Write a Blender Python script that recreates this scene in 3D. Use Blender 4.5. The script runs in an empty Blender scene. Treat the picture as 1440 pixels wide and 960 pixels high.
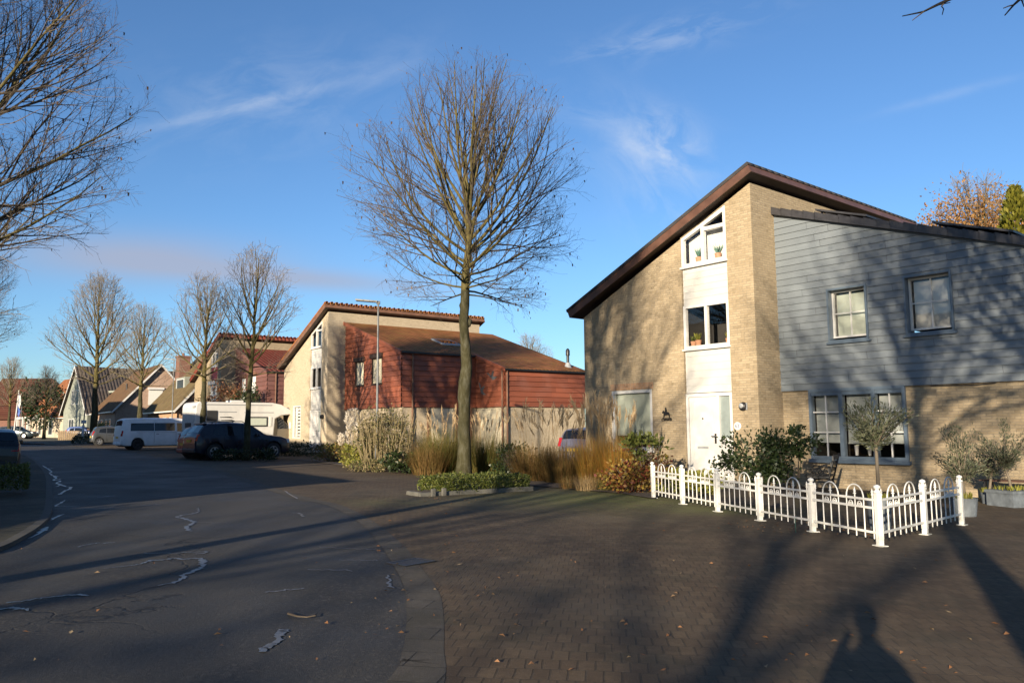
import bpy, bmesh, math, random
from mathutils import Vector, Matrix, Quaternion
from math import sin, cos, tan, pi, radians, sqrt, atan2, asin

# ------------------------------------------------------------------ camera, sky, sun, exposure
scn = bpy.context.scene
COL = scn.collection
FPX, CAM_H = 1120.0, 1.5
PITCH, ROLL = math.atan(123 / 1120.0), 0.0078
SUN_EL, SUN_AZ = radians(13.3), radians(23.4)      # light travels towards azimuth SUN_AZ (from +Y to +X)
SUN_STRENGTH, SKY_STRENGTH, EXPOSURE = 5.0, 0.050, 1.29
FWD = Vector((0, cos(PITCH), sin(PITCH)))
_u0, _r0 = Vector((0, -sin(PITCH), cos(PITCH))), Vector((1, 0, 0))
RGT = _r0 * cos(ROLL) - _u0 * sin(ROLL)
UPV = _u0 * cos(ROLL) + _r0 * sin(ROLL)
EYE = Vector((0, 0, CAM_H))
cam_d = bpy.data.cameras.new("camera"); cam = bpy.data.objects.new("camera", cam_d); COL.objects.link(cam)
cam_d.sensor_width = 36; cam_d.lens = 28.0; cam_d.clip_start = 0.05; cam_d.clip_end = 3000
m3 = Matrix((RGT, UPV, -FWD)).transposed()
cam.matrix_world = Matrix.Translation(EYE) @ m3.to_4x4()
scn.camera = cam
scn.view_settings.view_transform = 'Standard'; scn.view_settings.look = 'None'
scn.view_settings.gamma = 1.0; scn.view_settings.use_curve_mapping = False
scn.view_settings.exposure = EXPOSURE

def ray(px, py): return FWD + RGT * ((px - 720) / FPX) + UPV * ((480 - py) / FPX)
GS = 0.012
def gz(x, y=0): return GS * (7 - x)                   # the ground falls very gently towards the right
def P(px, py, h=0.0):                                 # where the sight line through a spot of the photo meets the ground
    d = ray(px, py); t = (GS * 7 + h - EYE.z) / (d.z + GS * d.x)
    return EYE + d * t
def D(px, py, Y):                                     # the spot on the ground at distance Y in that direction
    d = ray(px, py); x = d.x * Y / d.y
    return Vector((x, Y, gz(x)))

world = bpy.data.worlds.new("World"); scn.world = world; world.use_nodes = True
wn, wl = world.node_tree.nodes, world.node_tree.links
wn.clear()
def wnode(t, **k):
    n = wn.new(t)
    for a, v in k.items(): setattr(n, a, v)
    return n
def wmath(op, a, b=None, c=None):
    n = wnode('ShaderNodeMath', operation=op)
    for i, v in enumerate((a, b, c)):
        if v is None: continue
        if isinstance(v, (int, float)): n.inputs[i].default_value = v
        else: wl.new(v, n.inputs[i])
    return n.outputs[0]
sky = wnode('ShaderNodeTexSky', sky_type='NISHITA', sun_disc=False)
sky.sun_elevation = SUN_EL; sky.sun_rotation = pi + SUN_AZ
sky.altitude = 10; sky.air_density = 1.0; sky.dust_density = 0.35; sky.ozone_density = 3.2
tc = wnode('ShaderNodeTexCoord')
sep = wnode('ShaderNodeSeparateXYZ'); wl.new(tc.outputs['Generated'], sep.inputs[0])
ysafe = wmath('MAXIMUM', sep.outputs[1], 0.02)
gx = wmath('DIVIDE', sep.outputs[0], ysafe); gzz = wmath('DIVIDE', sep.outputs[2], ysafe)
comb = wnode('ShaderNodeCombineXYZ'); wl.new(gx, comb.inputs[0]); wl.new(gzz, comb.inputs[1])
def gno(px, py):
    d = ray(px, py); return d.x / d.y, d.z / d.y
def cloud_patch(px, py, rx, ry, ang, scale, stretch, amt, thr, det=8.0, seed=0.0):
    cx, cy = gno(px, py); ca, sa = cos(radians(ang)), sin(radians(ang))
    dx = wmath('SUBTRACT', gx, cx); dy = wmath('SUBTRACT', gzz, cy)
    u = wmath('ADD', wmath('MULTIPLY', dx, ca), wmath('MULTIPLY', dy, sa))
    v = wmath('SUBTRACT', wmath('MULTIPLY', dy, ca), wmath('MULTIPLY', dx, sa))
    uu = wmath('DIVIDE', u, rx / FPX); vv = wmath('DIVIDE', v, ry / FPX)
    r2 = wmath('ADD', wmath('MULTIPLY', uu, uu), wmath('MULTIPLY', vv, vv))
    fall = wmath('POWER', 2.718, wmath('MULTIPLY', r2, -1.0))
    cb = wnode('ShaderNodeCombineXYZ'); wl.new(u, cb.inputs[0]); wl.new(wmath('MULTIPLY', v, stretch), cb.inputs[1]); cb.inputs[2].default_value = seed
    nz = wnode('ShaderNodeTexNoise'); nz.inputs['Scale'].default_value = scale; nz.inputs['Detail'].default_value = det
    nz.inputs['Roughness'].default_value = 0.62; nz.inputs['Distortion'].default_value = 0.6
    wl.new(cb.outputs[0], nz.inputs['Vector'])
    mr = wnode('ShaderNodeMapRange'); mr.inputs[1].default_value = thr; mr.inputs[2].default_value = thr + 0.32
    wl.new(nz.outputs[0], mr.inputs[0])
    front = wmath('GREATER_THAN', sep.outputs[1], 0.05)
    return wmath('MULTIPLY', wmath('MULTIPLY', wmath('MULTIPLY', mr.outputs[0], fall), amt), front)
white = None
for a in [(935, 205, 62, 44, -30, 16, 1.5, .60, .38, 9, 1.0), (920, 245, 120, 60, -55, 11, 1.8, .30, .44, 9, 2.0),
          (940, 50, 150, 26, 14, 13, 2.8, .30, .44, 9, 3.0), (345, 148, 165, 9, 13, 11, 3.0, .27, .30, 10, 4.0),
          (370, 140, 170, 75, 10, 10, 2.2, .20, .44, 9, 5.0), (1340, 132, 95, 7, 15, 8, 3.0, .13, .28, 5, 6.0),
          (820, 160, 90, 14, -10, 9, 3.0, .22, .38, 7, 7.0), (540, 95, 80, 45, 30, 8, 2.0, .12, .38, 7, 8.0)]:
    c = cloud_patch(*a); white = c if white is None else wmath('ADD', white, c)
grey = cloud_patch(190, 362, 190, 34, -3, 3.0, 3.0, .78, .04, 8, 9.0)
grey = wmath('ADD', grey, cloud_patch(430, 392, 190, 16, -5, 4.0, 4.0, .65, .08, 6, 10.0))
mixw = wnode('ShaderNodeMixRGB'); mixw.inputs[2].default_value = (6.6, 7.0, 7.6, 1)
tint = wnode('ShaderNodeMixRGB', blend_type='MULTIPLY'); tint.inputs[0].default_value = 1.0; tint.inputs[2].default_value = (1.03, 1.26, 1.50, 1); wl.new(sky.outputs[0], tint.inputs[1])
wl.new(wmath('MINIMUM', white, .8), mixw.inputs[0]); wl.new(tint.outputs[0], mixw.inputs[1])
mixg = wnode('ShaderNodeMixRGB'); mixg.inputs[2].default_value = (3.5, 3.75, 4.75, 1)
wl.new(wmath('MINIMUM', grey, .8), mixg.inputs[0]); wl.new(mixw.outputs[0], mixg.inputs[1])
bg = wnode('ShaderNodeBackground'); bg.inputs[1].default_value = SKY_STRENGTH
wo = wnode('ShaderNodeOutputWorld'); wl.new(mixg.outputs[0], bg.inputs[0]); wl.new(bg.outputs[0], wo.inputs[0])

sun_d = bpy.data.lights.new("sun", 'SUN'); sun_d.energy = SUN_STRENGTH; sun_d.angle = radians(0.53); sun_d.color = (1.0, 0.85, 0.64)
sun = bpy.data.objects.new("sun", sun_d); COL.objects.link(sun)
LDIR = Vector((sin(SUN_AZ) * cos(SUN_EL), cos(SUN_AZ) * cos(SUN_EL), -sin(SUN_EL)))
sun.rotation_mode = 'QUATERNION'; sun.rotation_quaternion = LDIR.to_track_quat('-Z', 'Y'); sun.location = (-20, -40, 30)

# ------------------------------------------------------------------ mesh and naming helpers
R = random.Random(7)
def U(a, b): return R.uniform(a, b)
class MB:
    def __init__(s): s.v, s.f, s.m, s.mi = [], [], [], 0
    def poly(s, pts):
        n = len(s.v); s.v.extend(tuple(p) for p in pts); s.f.append(tuple(range(n, n + len(pts)))); s.m.append(s.mi); return s
    def box(s, x0, x1, y0, y1, z0, z1):
        n = len(s.v)
        s.v += [(x0, y0, z0), (x1, y0, z0), (x1, y1, z0), (x0, y1, z0), (x0, y0, z1), (x1, y0, z1), (x1, y1, z1), (x0, y1, z1)]
        for q in ((3, 2, 1, 0), (4, 5, 6, 7), (0, 1, 5, 4), (1, 2, 6, 5), (2, 3, 7, 6), (3, 0, 4, 7)):
            s.f.append(tuple(n + i for i in q)); s.m.append(s.mi)
        return s
    def prism(s, pts, vec):                      # planar outline swept along vec
        n = len(s.v); k = len(pts); vec = Vector(vec)
        s.v += [tuple(p) for p in pts] + [tuple(Vector(p) + vec) for p in pts]
        s.f.append(tuple(range(n + k - 1, n - 1, -1))); s.f.append(tuple(range(n + k, n + 2 * k))); s.m += [s.mi] * 2
        for i in range(k):
            j = (i + 1) % k; s.f.append((n + i, n + j, n + k + j, n + k + i)); s.m.append(s.mi)
        return s
    def tube(s, pts, rad, n=6, cap=True):
        k = len(pts); base = len(s.v)
        pts = [Vector(p) for p in pts]
        if not hasattr(rad, '__len__'): rad = [rad] * k
        a = None
        for i in range(k):
            t = (pts[min(i + 1, k - 1)] - pts[max(i - 1, 0)])
            if t.length < 1e-9: t = Vector((0, 0, 1))
            t.normalize()
            if a is None:
                a = Vector((1, 0, 0)) if abs(t.x) < .8 else Vector((0, 1, 0))
            a = (a - t * a.dot(t)); a.normalize(); b = t.cross(a)
            p, r = pts[i], rad[i]
            for q in range(n):
                an = 2 * pi * q / n; w = a * (cos(an) * r) + b * (sin(an) * r)
                s.v.append((p.x + w.x, p.y + w.y, p.z + w.z))
        for i in range(k - 1):
            for q in range(n):
                q2 = (q + 1) % n; o = base + i * n
                s.f.append((o + q, o + q2, o + n + q2, o + n + q)); s.m.append(s.mi)
        if cap:
            s.f.append(tuple(base + q for q in range(n - 1, -1, -1))); s.f.append(tuple(base + (k - 1) * n + q for q in range(n))); s.m += [s.mi] * 2
        return s
    def lathe(s, prof, n=16, c=(0, 0, 0), axis='z'):
        base = len(s.v); c = Vector(c)
        for r, z in prof:
            for q in range(n):
                an = 2 * pi * q / n; x, y = r * cos(an), r * sin(an)
                p = {'z': (x, y, z), 'y': (x, z, y), 'x': (z, x, y)}[axis]
                s.v.append(tuple(c + Vector(p)))
        for i in range(len(prof) - 1):
            for q in range(n):
                q2 = (q + 1) % n; o = base + i * n
                s.f.append((o + q, o + q2, o + n + q2, o + n + q)); s.m.append(s.mi)
        return s
    def grid(s, rows, close=False):
        base = len(s.v); k = len(rows[0])
        for r in rows: s.v.extend(tuple(p) for p in r)
        for i in range(len(rows) - 1):
            for j in range(k - (0 if close else 1)):
                j2 = (j + 1) % k
                s.f.append((base + i * k + j, base + i * k + j2, base + (i + 1) * k + j2, base + (i + 1) * k + j)); s.m.append(s.mi)
        return s
    def build(s, name, mat, parent=None, smooth=False, angle=None, fix=True, bevel=0):
        me = bpy.data.meshes.new(name); me.from_pydata(s.v, [], s.f)
        mats = mat if isinstance(mat, (list, tuple)) else [mat]
        for m_ in mats: me.materials.append(m_)
        if len(mats) > 1: me.polygons.foreach_set('material_index', s.m)
        if fix and len(s.f) < 20000:
            bm = bmesh.new(); bm.from_mesh(me); bmesh.ops.recalc_face_normals(bm, faces=bm.faces); bm.to_mesh(me); bm.free()
        if smooth:
            me.polygons.foreach_set('use_smooth', [True] * len(me.polygons))
            if angle: me.set_sharp_from_angle(angle=radians(angle))
        me.update()
        o = bpy.data.objects.new(name, me); COL.objects.link(o)
        if parent: o.parent = parent
        if bevel:
            bv = o.modifiers.new('bevel', 'BEVEL'); bv.width = bevel; bv.segments = 2; bv.limit_method = 'ANGLE'; bv.angle_limit = radians(40)
        return o
def tag(o, label, cat, group=None):
    o['label'] = label; o['category'] = cat
    if group: o['group'] = group
    return o
def thing(name, label, cat, loc=(0, 0, 0), rz=0.0, group=None):
    o = bpy.data.objects.new(name, None); COL.objects.link(o); o.location = loc; o.rotation_euler = (0, 0, rz); o.empty_display_size = .2
    return tag(o, label, cat, group)
def structure(o): o['kind'] = 'structure'; return o
def dup(root, loc, rz, scale, label, group=None):
    r = root.copy(); COL.objects.link(r); r.location = loc; r.rotation_euler = (0, 0, rz); r.scale = (scale,) * 3 if not hasattr(scale, '__len__') else scale
    r['label'] = label
    if group: r['group'] = group
    for ch in list(root.children):
        c = ch.copy(); COL.objects.link(c); c.parent = r
        for g in list(ch.children):
            d = g.copy(); COL.objects.link(d); d.parent = c
    return r
def clip_poly(pts, a, b, c):                     # keep a*x + b*z <= c   (pts are (x, z))
    out = []
    for i in range(len(pts)):
        p, q = pts[i], pts[(i + 1) % len(pts)]
        fp, fq = a * p[0] + b * p[1] - c, a * q[0] + b * q[1] - c
        if fp <= 1e-9: out.append(p)
        if (fp < -1e-9 and fq > 1e-9) or (fp > 1e-9 and fq < -1e-9):
            t = fp / (fp - fq); out.append((p[0] + (q[0] - p[0]) * t, p[1] + (q[1] - p[1]) * t))
    return out

# ------------------------------------------------------------------ materials
def new_mat(name):
    m = bpy.data.materials.new(name); m.use_nodes = True; m.node_tree.nodes.clear(); return m
class N:
    def __init__(s, m): s.n, s.l = m.node_tree.nodes, m.node_tree.links
    def add(s, t, **k):
        n = s.n.new(t)
        for a, v in k.items(): setattr(n, a, v)
        return n
    def set(s, n, i, v):
        if hasattr(v, 'is_output'): s.l.new(v, n.inputs[i])
        else: n.inputs[i].default_value = v
    def math(s, op, a, b=0.0, c=None):
        n = s.add('ShaderNodeMath', operation=op); s.set(n, 0, a); s.set(n, 1, b)
        if c is not None: s.set(n, 2, c)
        return n.outputs[0]
    def noise(s, vec, scale, det=4, rough=.55):
        n = s.add('ShaderNodeTexNoise'); s.set(n, 'Vector', vec); s.set(n, 'Scale', scale); s.set(n, 'Detail', det); s.set(n, 'Roughness', rough); return n.outputs[0]
    def ramp(s, f, stops):
        n = s.add('ShaderNodeValToRGB'); s.set(n, 0, f); e = n.color_ramp.elements
        while len(e) < len(stops): e.new(.5)
        for i, (p, c) in enumerate(stops): e[i].position = p; e[i].color = (*c, 1) if len(c) == 3 else c
        return n.outputs[0]
    def mix(s, f, a, b, bt='MIX'):
        n = s.add('ShaderNodeMixRGB', blend_type=bt); s.set(n, 0, f)
        s.set(n, 1, a if hasattr(a, 'is_output') else (*a, 1)); s.set(n, 2, b if hasattr(b, 'is_output') else (*b, 1)); return n.outputs[0]
    def maprange(s, f, a, b, c=0.0, d=1.0):
        n = s.add('ShaderNodeMapRange'); s.set(n, 0, f)
        for i, v in enumerate((a, b, c, d)): n.inputs[i + 1].default_value = v
        return n.outputs[0]
    def obj(s): return s.add('ShaderNodeTexCoord').outputs['Object']
    def bump(s, h, st, dist=.01):
        n = s.add('ShaderNodeBump'); s.set(n, 'Height', h); n.inputs['Strength'].default_value = st; n.inputs['Distance'].default_value = dist; return n.outputs[0]
    def finish(s, col, rough=.6, metal=0.0, normal=None, spec=None, coat=0.0, trans=0.0):
        b = s.add('ShaderNodeBsdfPrincipled'); s.set(b, 'Base Color', col if hasattr(col, 'is_output') else (*col, 1)); s.set(b, 'Roughness', rough); s.set(b, 'Metallic', metal)
        if normal is not None: s.l.new(normal, b.inputs['Normal'])
        if spec is not None: b.inputs['Specular IOR Level'].default_value = spec
        if coat: b.inputs['Coat Weight'].default_value = coat; b.inputs['Coat Roughness'].default_value = .05
        o = s.add('ShaderNodeOutputMaterial')
        if trans:
            tr = s.add('ShaderNodeBsdfTranslucent'); s.set(tr, 0, col if hasattr(col, 'is_output') else (*col, 1))
            mx = s.add('ShaderNodeMixShader'); mx.inputs[0].default_value = trans
            s.l.new(b.outputs[0], mx.inputs[1]); s.l.new(tr.outputs[0], mx.inputs[2]); s.l.new(mx.outputs[0], o.inputs[0])
        else: s.l.new(b.outputs[0], o.inputs[0])
        return b
def plain(name, col, rough=.5, metal=0.0, var=.12, scale=6.0, bump=0.0, bscale=40, spec=None, coat=0.0, trans=0.0):
    m = new_mat(name); n = N(m); v = n.obj(); f = n.noise(v, scale, 5)
    lo = tuple(c * (1 - var) for c in col); hi = tuple(min(1, c * (1 + var)) for c in col)
    c = n.ramp(f, [(.3, lo), (.7, hi)])
    nm = n.bump(n.noise(v, bscale, 4), bump, .01) if bump else None
    n.finish(c, rough, metal, nm, spec, coat, trans); return m
def leafmat(name, cols, rough=.55, trans=.25, spec=.3):
    m = new_mat(name); n = N(m); g = n.add('ShaderNodeNewGeometry').outputs['Random Per Island']
    k = len(cols); c = n.ramp(g, [(i / max(1, k - 1), cc) for i, cc in enumerate(cols)])
    n.finish(c, rough, 0, None, spec, 0, trans); return m
def brickmat(name, c1, c2, mortar, w=.22, h=.0625, stain=.35, mort=.011, offx=0.0):
    m = new_mat(name); n = N(m); v = n.obj(); sp = n.add('ShaderNodeSeparateXYZ'); n.set(sp, 0, v)
    cb = n.add('ShaderNodeCombineXYZ'); n.set(cb, 0, n.math('ADD', n.math('ADD', sp.outputs[0], sp.outputs[1]), offx)); n.set(cb, 1, sp.outputs[2])
    br = n.add('ShaderNodeTexBrick'); n.set(br, 'Vector', cb.outputs[0]); br.offset = .5
    for k, val in (('Scale', 1.0), ('Brick Width', w), ('Row Height', h), ('Mortar Size', mort), ('Mortar Smooth', .3), ('Bias', 0.0)): br.inputs[k].default_value = val
    n.set(br, 'Color1', (*c1, 1)); n.set(br, 'Color2', (*c2, 1)); n.set(br, 'Mortar', (*mortar, 1))
    big = n.noise(v, .9, 6, .6); fine = n.noise(v, 14, 3)
    wn_ = n.add('ShaderNodeTexWhiteNoise', noise_dimensions='2D'); cc = n.add('ShaderNodeCombineXYZ'); n.set(cc, 0, n.math('FLOOR', n.math('DIVIDE', n.math('ADD', sp.outputs[0], sp.outputs[1]), w * .5))); n.set(cc, 1, n.math('FLOOR', n.math('DIVIDE', sp.outputs[2], h))); n.set(wn_, 'Vector', cc.outputs[0])
    c = n.mix(n.maprange(wn_.outputs['Value'], .72, 1.0, 0, .5), br.outputs[0], tuple(x * .6 for x in c1))
    c = n.mix(n.maprange(big, .35, .75, 0, stain), c, tuple(x * .66 for x in c1))
    c = n.mix(n.maprange(fine, .3, .7, 0, .3), c, tuple(min(1, x * 1.2) for x in c2))
    hgt = n.math('SUBTRACT', n.math('MULTIPLY', fine, .3), br.outputs['Fac'])
    n.finish(c, .85, 0, n.bump(hgt, .6, .008), .2); return m
def roofmat(name, c1, c2, moss, axis='y', pw=.30, ph=.33, amt=.5, slope=.33, bumpst=.9):
    m = new_mat(name); n = N(m); v = n.obj(); sp = n.add('ShaderNodeSeparateXYZ'); n.set(sp, 0, v)
    along = sp.outputs[1 if axis == 'y' else 0]; up = n.math('DIVIDE', sp.outputs[2], slope)
    col_w = n.math('ABSOLUTE', n.math('SINE', n.math('MULTIPLY', along, pi / pw)))
    row = n.math('FRACT', n.math('DIVIDE', up, ph))
    cell = n.add('ShaderNodeTexWhiteNoise', noise_dimensions='2D'); cb = n.add('ShaderNodeCombineXYZ')
    n.set(cb, 0, n.math('FLOOR', n.math('DIVIDE', along, pw))); n.set(cb, 1, n.math('FLOOR', n.math('DIVIDE', up, ph))); n.set(cell, 'Vector', cb.outputs[0])
    c = n.mix(cell.outputs['Value'], c1, c2)
    c = n.mix(n.maprange(n.noise(v, 1.3, 6, .65), .45, .7, 0, amt), c, moss)
    c = n.mix(n.maprange(n.noise(v, 25, 3), .35, .7, 0, .35), c, tuple(x * .5 for x in c1))
    hgt = n.math('ADD', n.math('MULTIPLY', col_w, .05), n.math('MULTIPLY', n.math('SUBTRACT', 1.0, row), .035))
    n.finish(c, .85, 0, n.bump(hgt, bumpst, 1.0), .08); return m
def glassmat(name, tint=(1, 1, 1), rough=.01, dark=0.0):
    m = new_mat(name); n = N(m); fr = n.add('ShaderNodeFresnel'); fr.inputs[0].default_value = 1.5
    nz = n.bump(n.noise(n.obj(), 1.6, 2), .02, .05)
    gl = n.add('ShaderNodeBsdfGlossy'); gl.inputs['Roughness'].default_value = rough; n.l.new(nz, gl.inputs['Normal'])
    tr = n.add('ShaderNodeBsdfTransparent'); tr.inputs[0].default_value = (*tint, 1)
    mx = n.add('ShaderNodeMixShader'); f = n.math('ADD', n.math('MULTIPLY', fr.outputs[0], 1.15), .03); n.l.new(f, mx.inputs[0])
    n.l.new(tr.outputs[0], mx.inputs[1]); n.l.new(gl.outputs[0], mx.inputs[2])
    o = n.add('ShaderNodeOutputMaterial'); n.l.new(mx.outputs[0], o.inputs[0]); return m

def cladmat(name, col, pitch, var=.12, z0=2.42, L=3.4):
    m = new_mat(name); n = N(m); v = n.obj(); sp = n.add('ShaderNodeSeparateXYZ'); n.set(sp, 0, v)
    k = n.math('FLOOR', n.math('DIVIDE', n.math('SUBTRACT', sp.outputs[2], z0 + .004), pitch)); along = n.math('ADD', sp.outputs[0], sp.outputs[1])
    w1 = n.add('ShaderNodeTexWhiteNoise', noise_dimensions='1D'); n.set(w1, 'W', k)
    u = n.math('ADD', n.math('DIVIDE', along, L), w1.outputs['Value']); cell = n.math('FLOOR', u); fr = n.math('FRACT', u)
    w2 = n.add('ShaderNodeTexWhiteNoise', noise_dimensions='2D'); cb = n.add('ShaderNodeCombineXYZ'); n.set(cb, 0, k); n.set(cb, 1, cell); n.set(w2, 'Vector', cb.outputs[0])
    mp = n.add('ShaderNodeMapping'); n.set(mp, 0, v); mp.inputs['Scale'].default_value = (.5, .5, 9)
    c = n.mix(w2.outputs['Value'], tuple(c * (1 - var) for c in col), tuple(c * (1 + var) for c in col))
    c = n.mix(n.maprange(n.noise(mp.outputs[0], 5, 6, .7), .42, .7, 0, .35), c, tuple(c * .62 for c in col))
    c = n.mix(n.maprange(n.noise(v, 1.1, 5, .6), .5, .72, 0, .30), c, tuple(min(1, c * .7 + .06) for c in col))
    c = n.mix(n.math('LESS_THAN', fr, .0022), c, tuple(c * .15 for c in col))
    n.finish(c, n.maprange(n.noise(v, 2, 4), .3, .7, .42, .62), 0, n.bump(n.noise(mp.outputs[0], 8, 4), .25, .006), .35); return m

M = {}
M['brick'] = brickmat('buff_brick', (.251, .192, .119), (.339, .271, .178), (.220, .185, .136), stain=.42)
M['brick_pale'] = brickmat('pale_brick', (.343, .282, .195), (.412, .343, .247), (.316, .268, .199))
M['brick_orange'] = brickmat('orange_brick', (.316, .172, .096), (.378, .226, .130), (.289, .233, .179))
M['brick_pink'] = brickmat('pink_brick', (.275, .165, .117), (.343, .226, .165), (.309, .260, .213))
M['brick_red'] = brickmat('red_brown_brick', (.133, .051, .035), (.187, .078, .055), (.156, .125, .101))
M['brick_cream'] = brickmat('cream_brick', (.378, .309, .226), (.426, .357, .275), (.343, .302, .247))
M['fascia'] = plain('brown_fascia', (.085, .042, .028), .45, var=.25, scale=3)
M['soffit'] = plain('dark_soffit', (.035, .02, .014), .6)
M['fascia_red'] = plain('red_brown_fascia', (.136, .068, .040), .55, var=.25, scale=3)
M['white'] = plain('white_paint', (.493, .484, .466), .35, var=.07, scale=5)
M['whitepanel'] = plain('white_panel', (.440, .431, .405), .45, var=.06, scale=2.5, bump=.03)
M['cream'] = plain('cream_screen', (.521, .465, .338), .7, var=.06)
M['clad_blue'] = cladmat('grey_blue_cladding', (.138, .158, .174), .173)
M['clad_red'] = cladmat('red_cladding', (.195, .060, .032), .26, .2)
M['clad_maroon'] = cladmat('maroon_cladding', (.134, .060, .049), .30, .2)
M['clad_grey'] = plain('grey_green_boards', (.194, .207, .176), .6, var=.15, scale=3) #(.282, .296, .253), .6, var=.15, scale=3)
M['frame_blue'] = plain('slate_frame', (.085, .115, .15), .4, var=.12)
M['verge'] = plain('black_verge_tile', (.028, .027, .030), .45, var=.3, scale=8)
M['roof_dark'] = roofmat('dark_roof_tile', (.035, .034, .036), (.055, .052, .052), (.06, .055, .04), amt=.25)
M['roof_red'] = roofmat('red_brown_roof_tile', (.185, .072, .030), (.29, .12, .05), (.20, .12, .038), amt=.75, pw=.26, ph=.36, bumpst=1.0)
M['roof_maroon'] = roofmat('maroon_roof_tile', (.152, .036, .024), (.200, .056, .040), (.104, .056, .032), amt=.3)
M['roof_brown'] = roofmat('brown_roof_tile', (.104, .060, .036), (.144, .084, .048), (.120, .096, .040), axis='y', slope=.7, amt=.5)
M['roof_moss'] = roofmat('mossy_roof_tile', (.112, .080, .044), (.152, .112, .060), (.128, .112, .048), axis='y', slope=.6, amt=.5)
M['roof_wine'] = roofmat('wine_roof', (.068, .026, .019), (.096, .036, .026), (.072, .044, .024), axis='y', slope=.8, amt=.5)
M['glass'] = glassmat('window_glass')
M['glass_dark'] = glassmat('tinted_glass', (.25, .27, .28))
M['frosted'] = plain('frosted_glass', (.20, .235, .23), .12, var=.1, spec=.8)
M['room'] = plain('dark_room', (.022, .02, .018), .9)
M['blind'] = plain('grey_green_blind', (.368, .400, .344), .75, var=.05)
M['blind_white'] = plain('white_blind', (.493, .493, .465), .7, var=.04)
M['lead'] = plain('lead_flashing', (.24, .25, .26), .5)
M['black'] = plain('black_iron', (.012, .012, .013), .45, var=.3)
M['steel'] = plain('galvanised_steel', (.10, .105, .11), .5, .2, var=.15, scale=12)
M['chrome'] = plain('brushed_metal', (.5, .5, .5), .25, 1.0)
M['rubber'] = plain('tyre_rubber', (.016, .016, .017), .8)
M['darkplastic'] = plain('dark_plastic', (.02, .021, .023), .55)
# ------------------------------------------------------------------ ground, road, paving
def sheet(name, pts, mat, dz):
    b = MB(); b.poly([(p[0], p[1], gz(p[0]) + dz) for p in pts]); o = b.build(name, mat, fix=False)
    if o.data.polygons[0].normal.z < 0: o.data.flip_normals()
    return structure(o)
def smooth_line(pts, n=6):
    pts = [Vector(p) for p in pts]; out = []
    for i in range(len(pts) - 1):
        p0, p1, p2, p3 = pts[max(i - 1, 0)], pts[i], pts[i + 1], pts[min(i + 2, len(pts) - 1)]
        for k in range(n):
            t = k / n
            out.append(.5 * ((2 * p1) + (p2 - p0) * t + (2 * p0 - 5 * p1 + 4 * p2 - p3) * t * t + (3 * p1 - p0 - 3 * p2 + p3) * t ** 3))
    out.append(pts[-1]); return out

def m_asphalt():
    m = new_mat('asphalt'); n = N(m); v = n.obj()
    g = n.math('MULTIPLY_ADD', n.noise(v, 34, 2, .5), .45, n.math('MULTIPLY', n.noise(v, 110, 3, .7), .55)); c = n.ramp(g, [(.3, (.013, .013, .013)), (.55, (.038, .035, .031)), (.70, (.16, .14, .112))])
    c = n.mix(n.maprange(n.noise(v, .5, 6, .6), .4, .7, 0, .55), c, (.019, .019, .019))
    c = n.mix(n.maprange(n.noise(v, 2.2, 5, .7), .55, .75, 0, .4), c, (.048, .045, .042))
    mp = n.add('ShaderNodeMapping'); n.set(mp, 0, v); mp.inputs['Rotation'].default_value = (0, 0, radians(-20)); mp.inputs['Scale'].default_value = (1.1, .10, 1)
    c = n.mix(n.maprange(n.noise(mp.outputs[0], 1.0, 5, .6), .45, .62, 0, .45), c, (.060, .056, .050))
    vo = n.add('ShaderNodeTexVoronoi', feature='DISTANCE_TO_EDGE'); vm = n.add('ShaderNodeVectorMath', operation='MULTIPLY_ADD'); nzc = n.add('ShaderNodeTexNoise'); n.set(nzc, 'Vector', v); nzc.inputs['Scale'].default_value = 1.3; nzc.inputs['Detail'].default_value = 5
    n.set(vm, 0, nzc.outputs['Color']); vm.inputs[1].default_value = (1.4, 1.4, 0); n.set(vm, 2, v); n.set(vo, 'Vector', vm.outputs[0]); vo.inputs['Scale'].default_value = .22
    crack = n.math('MULTIPLY', n.maprange(vo.outputs['Distance'], .0, .006, 1, 0), n.maprange(n.noise(v, .35, 3), .5, .56, 0, 1))
    c = n.mix(n.math('MULTIPLY', crack, .8), c, (.008, .008, .008))
    n.finish(c, n.maprange(n.noise(v, .8, 4), .3, .7, .62, .8), 0, n.bump(n.math('SUBTRACT', g, crack), .8, .012), .3); return m
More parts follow.
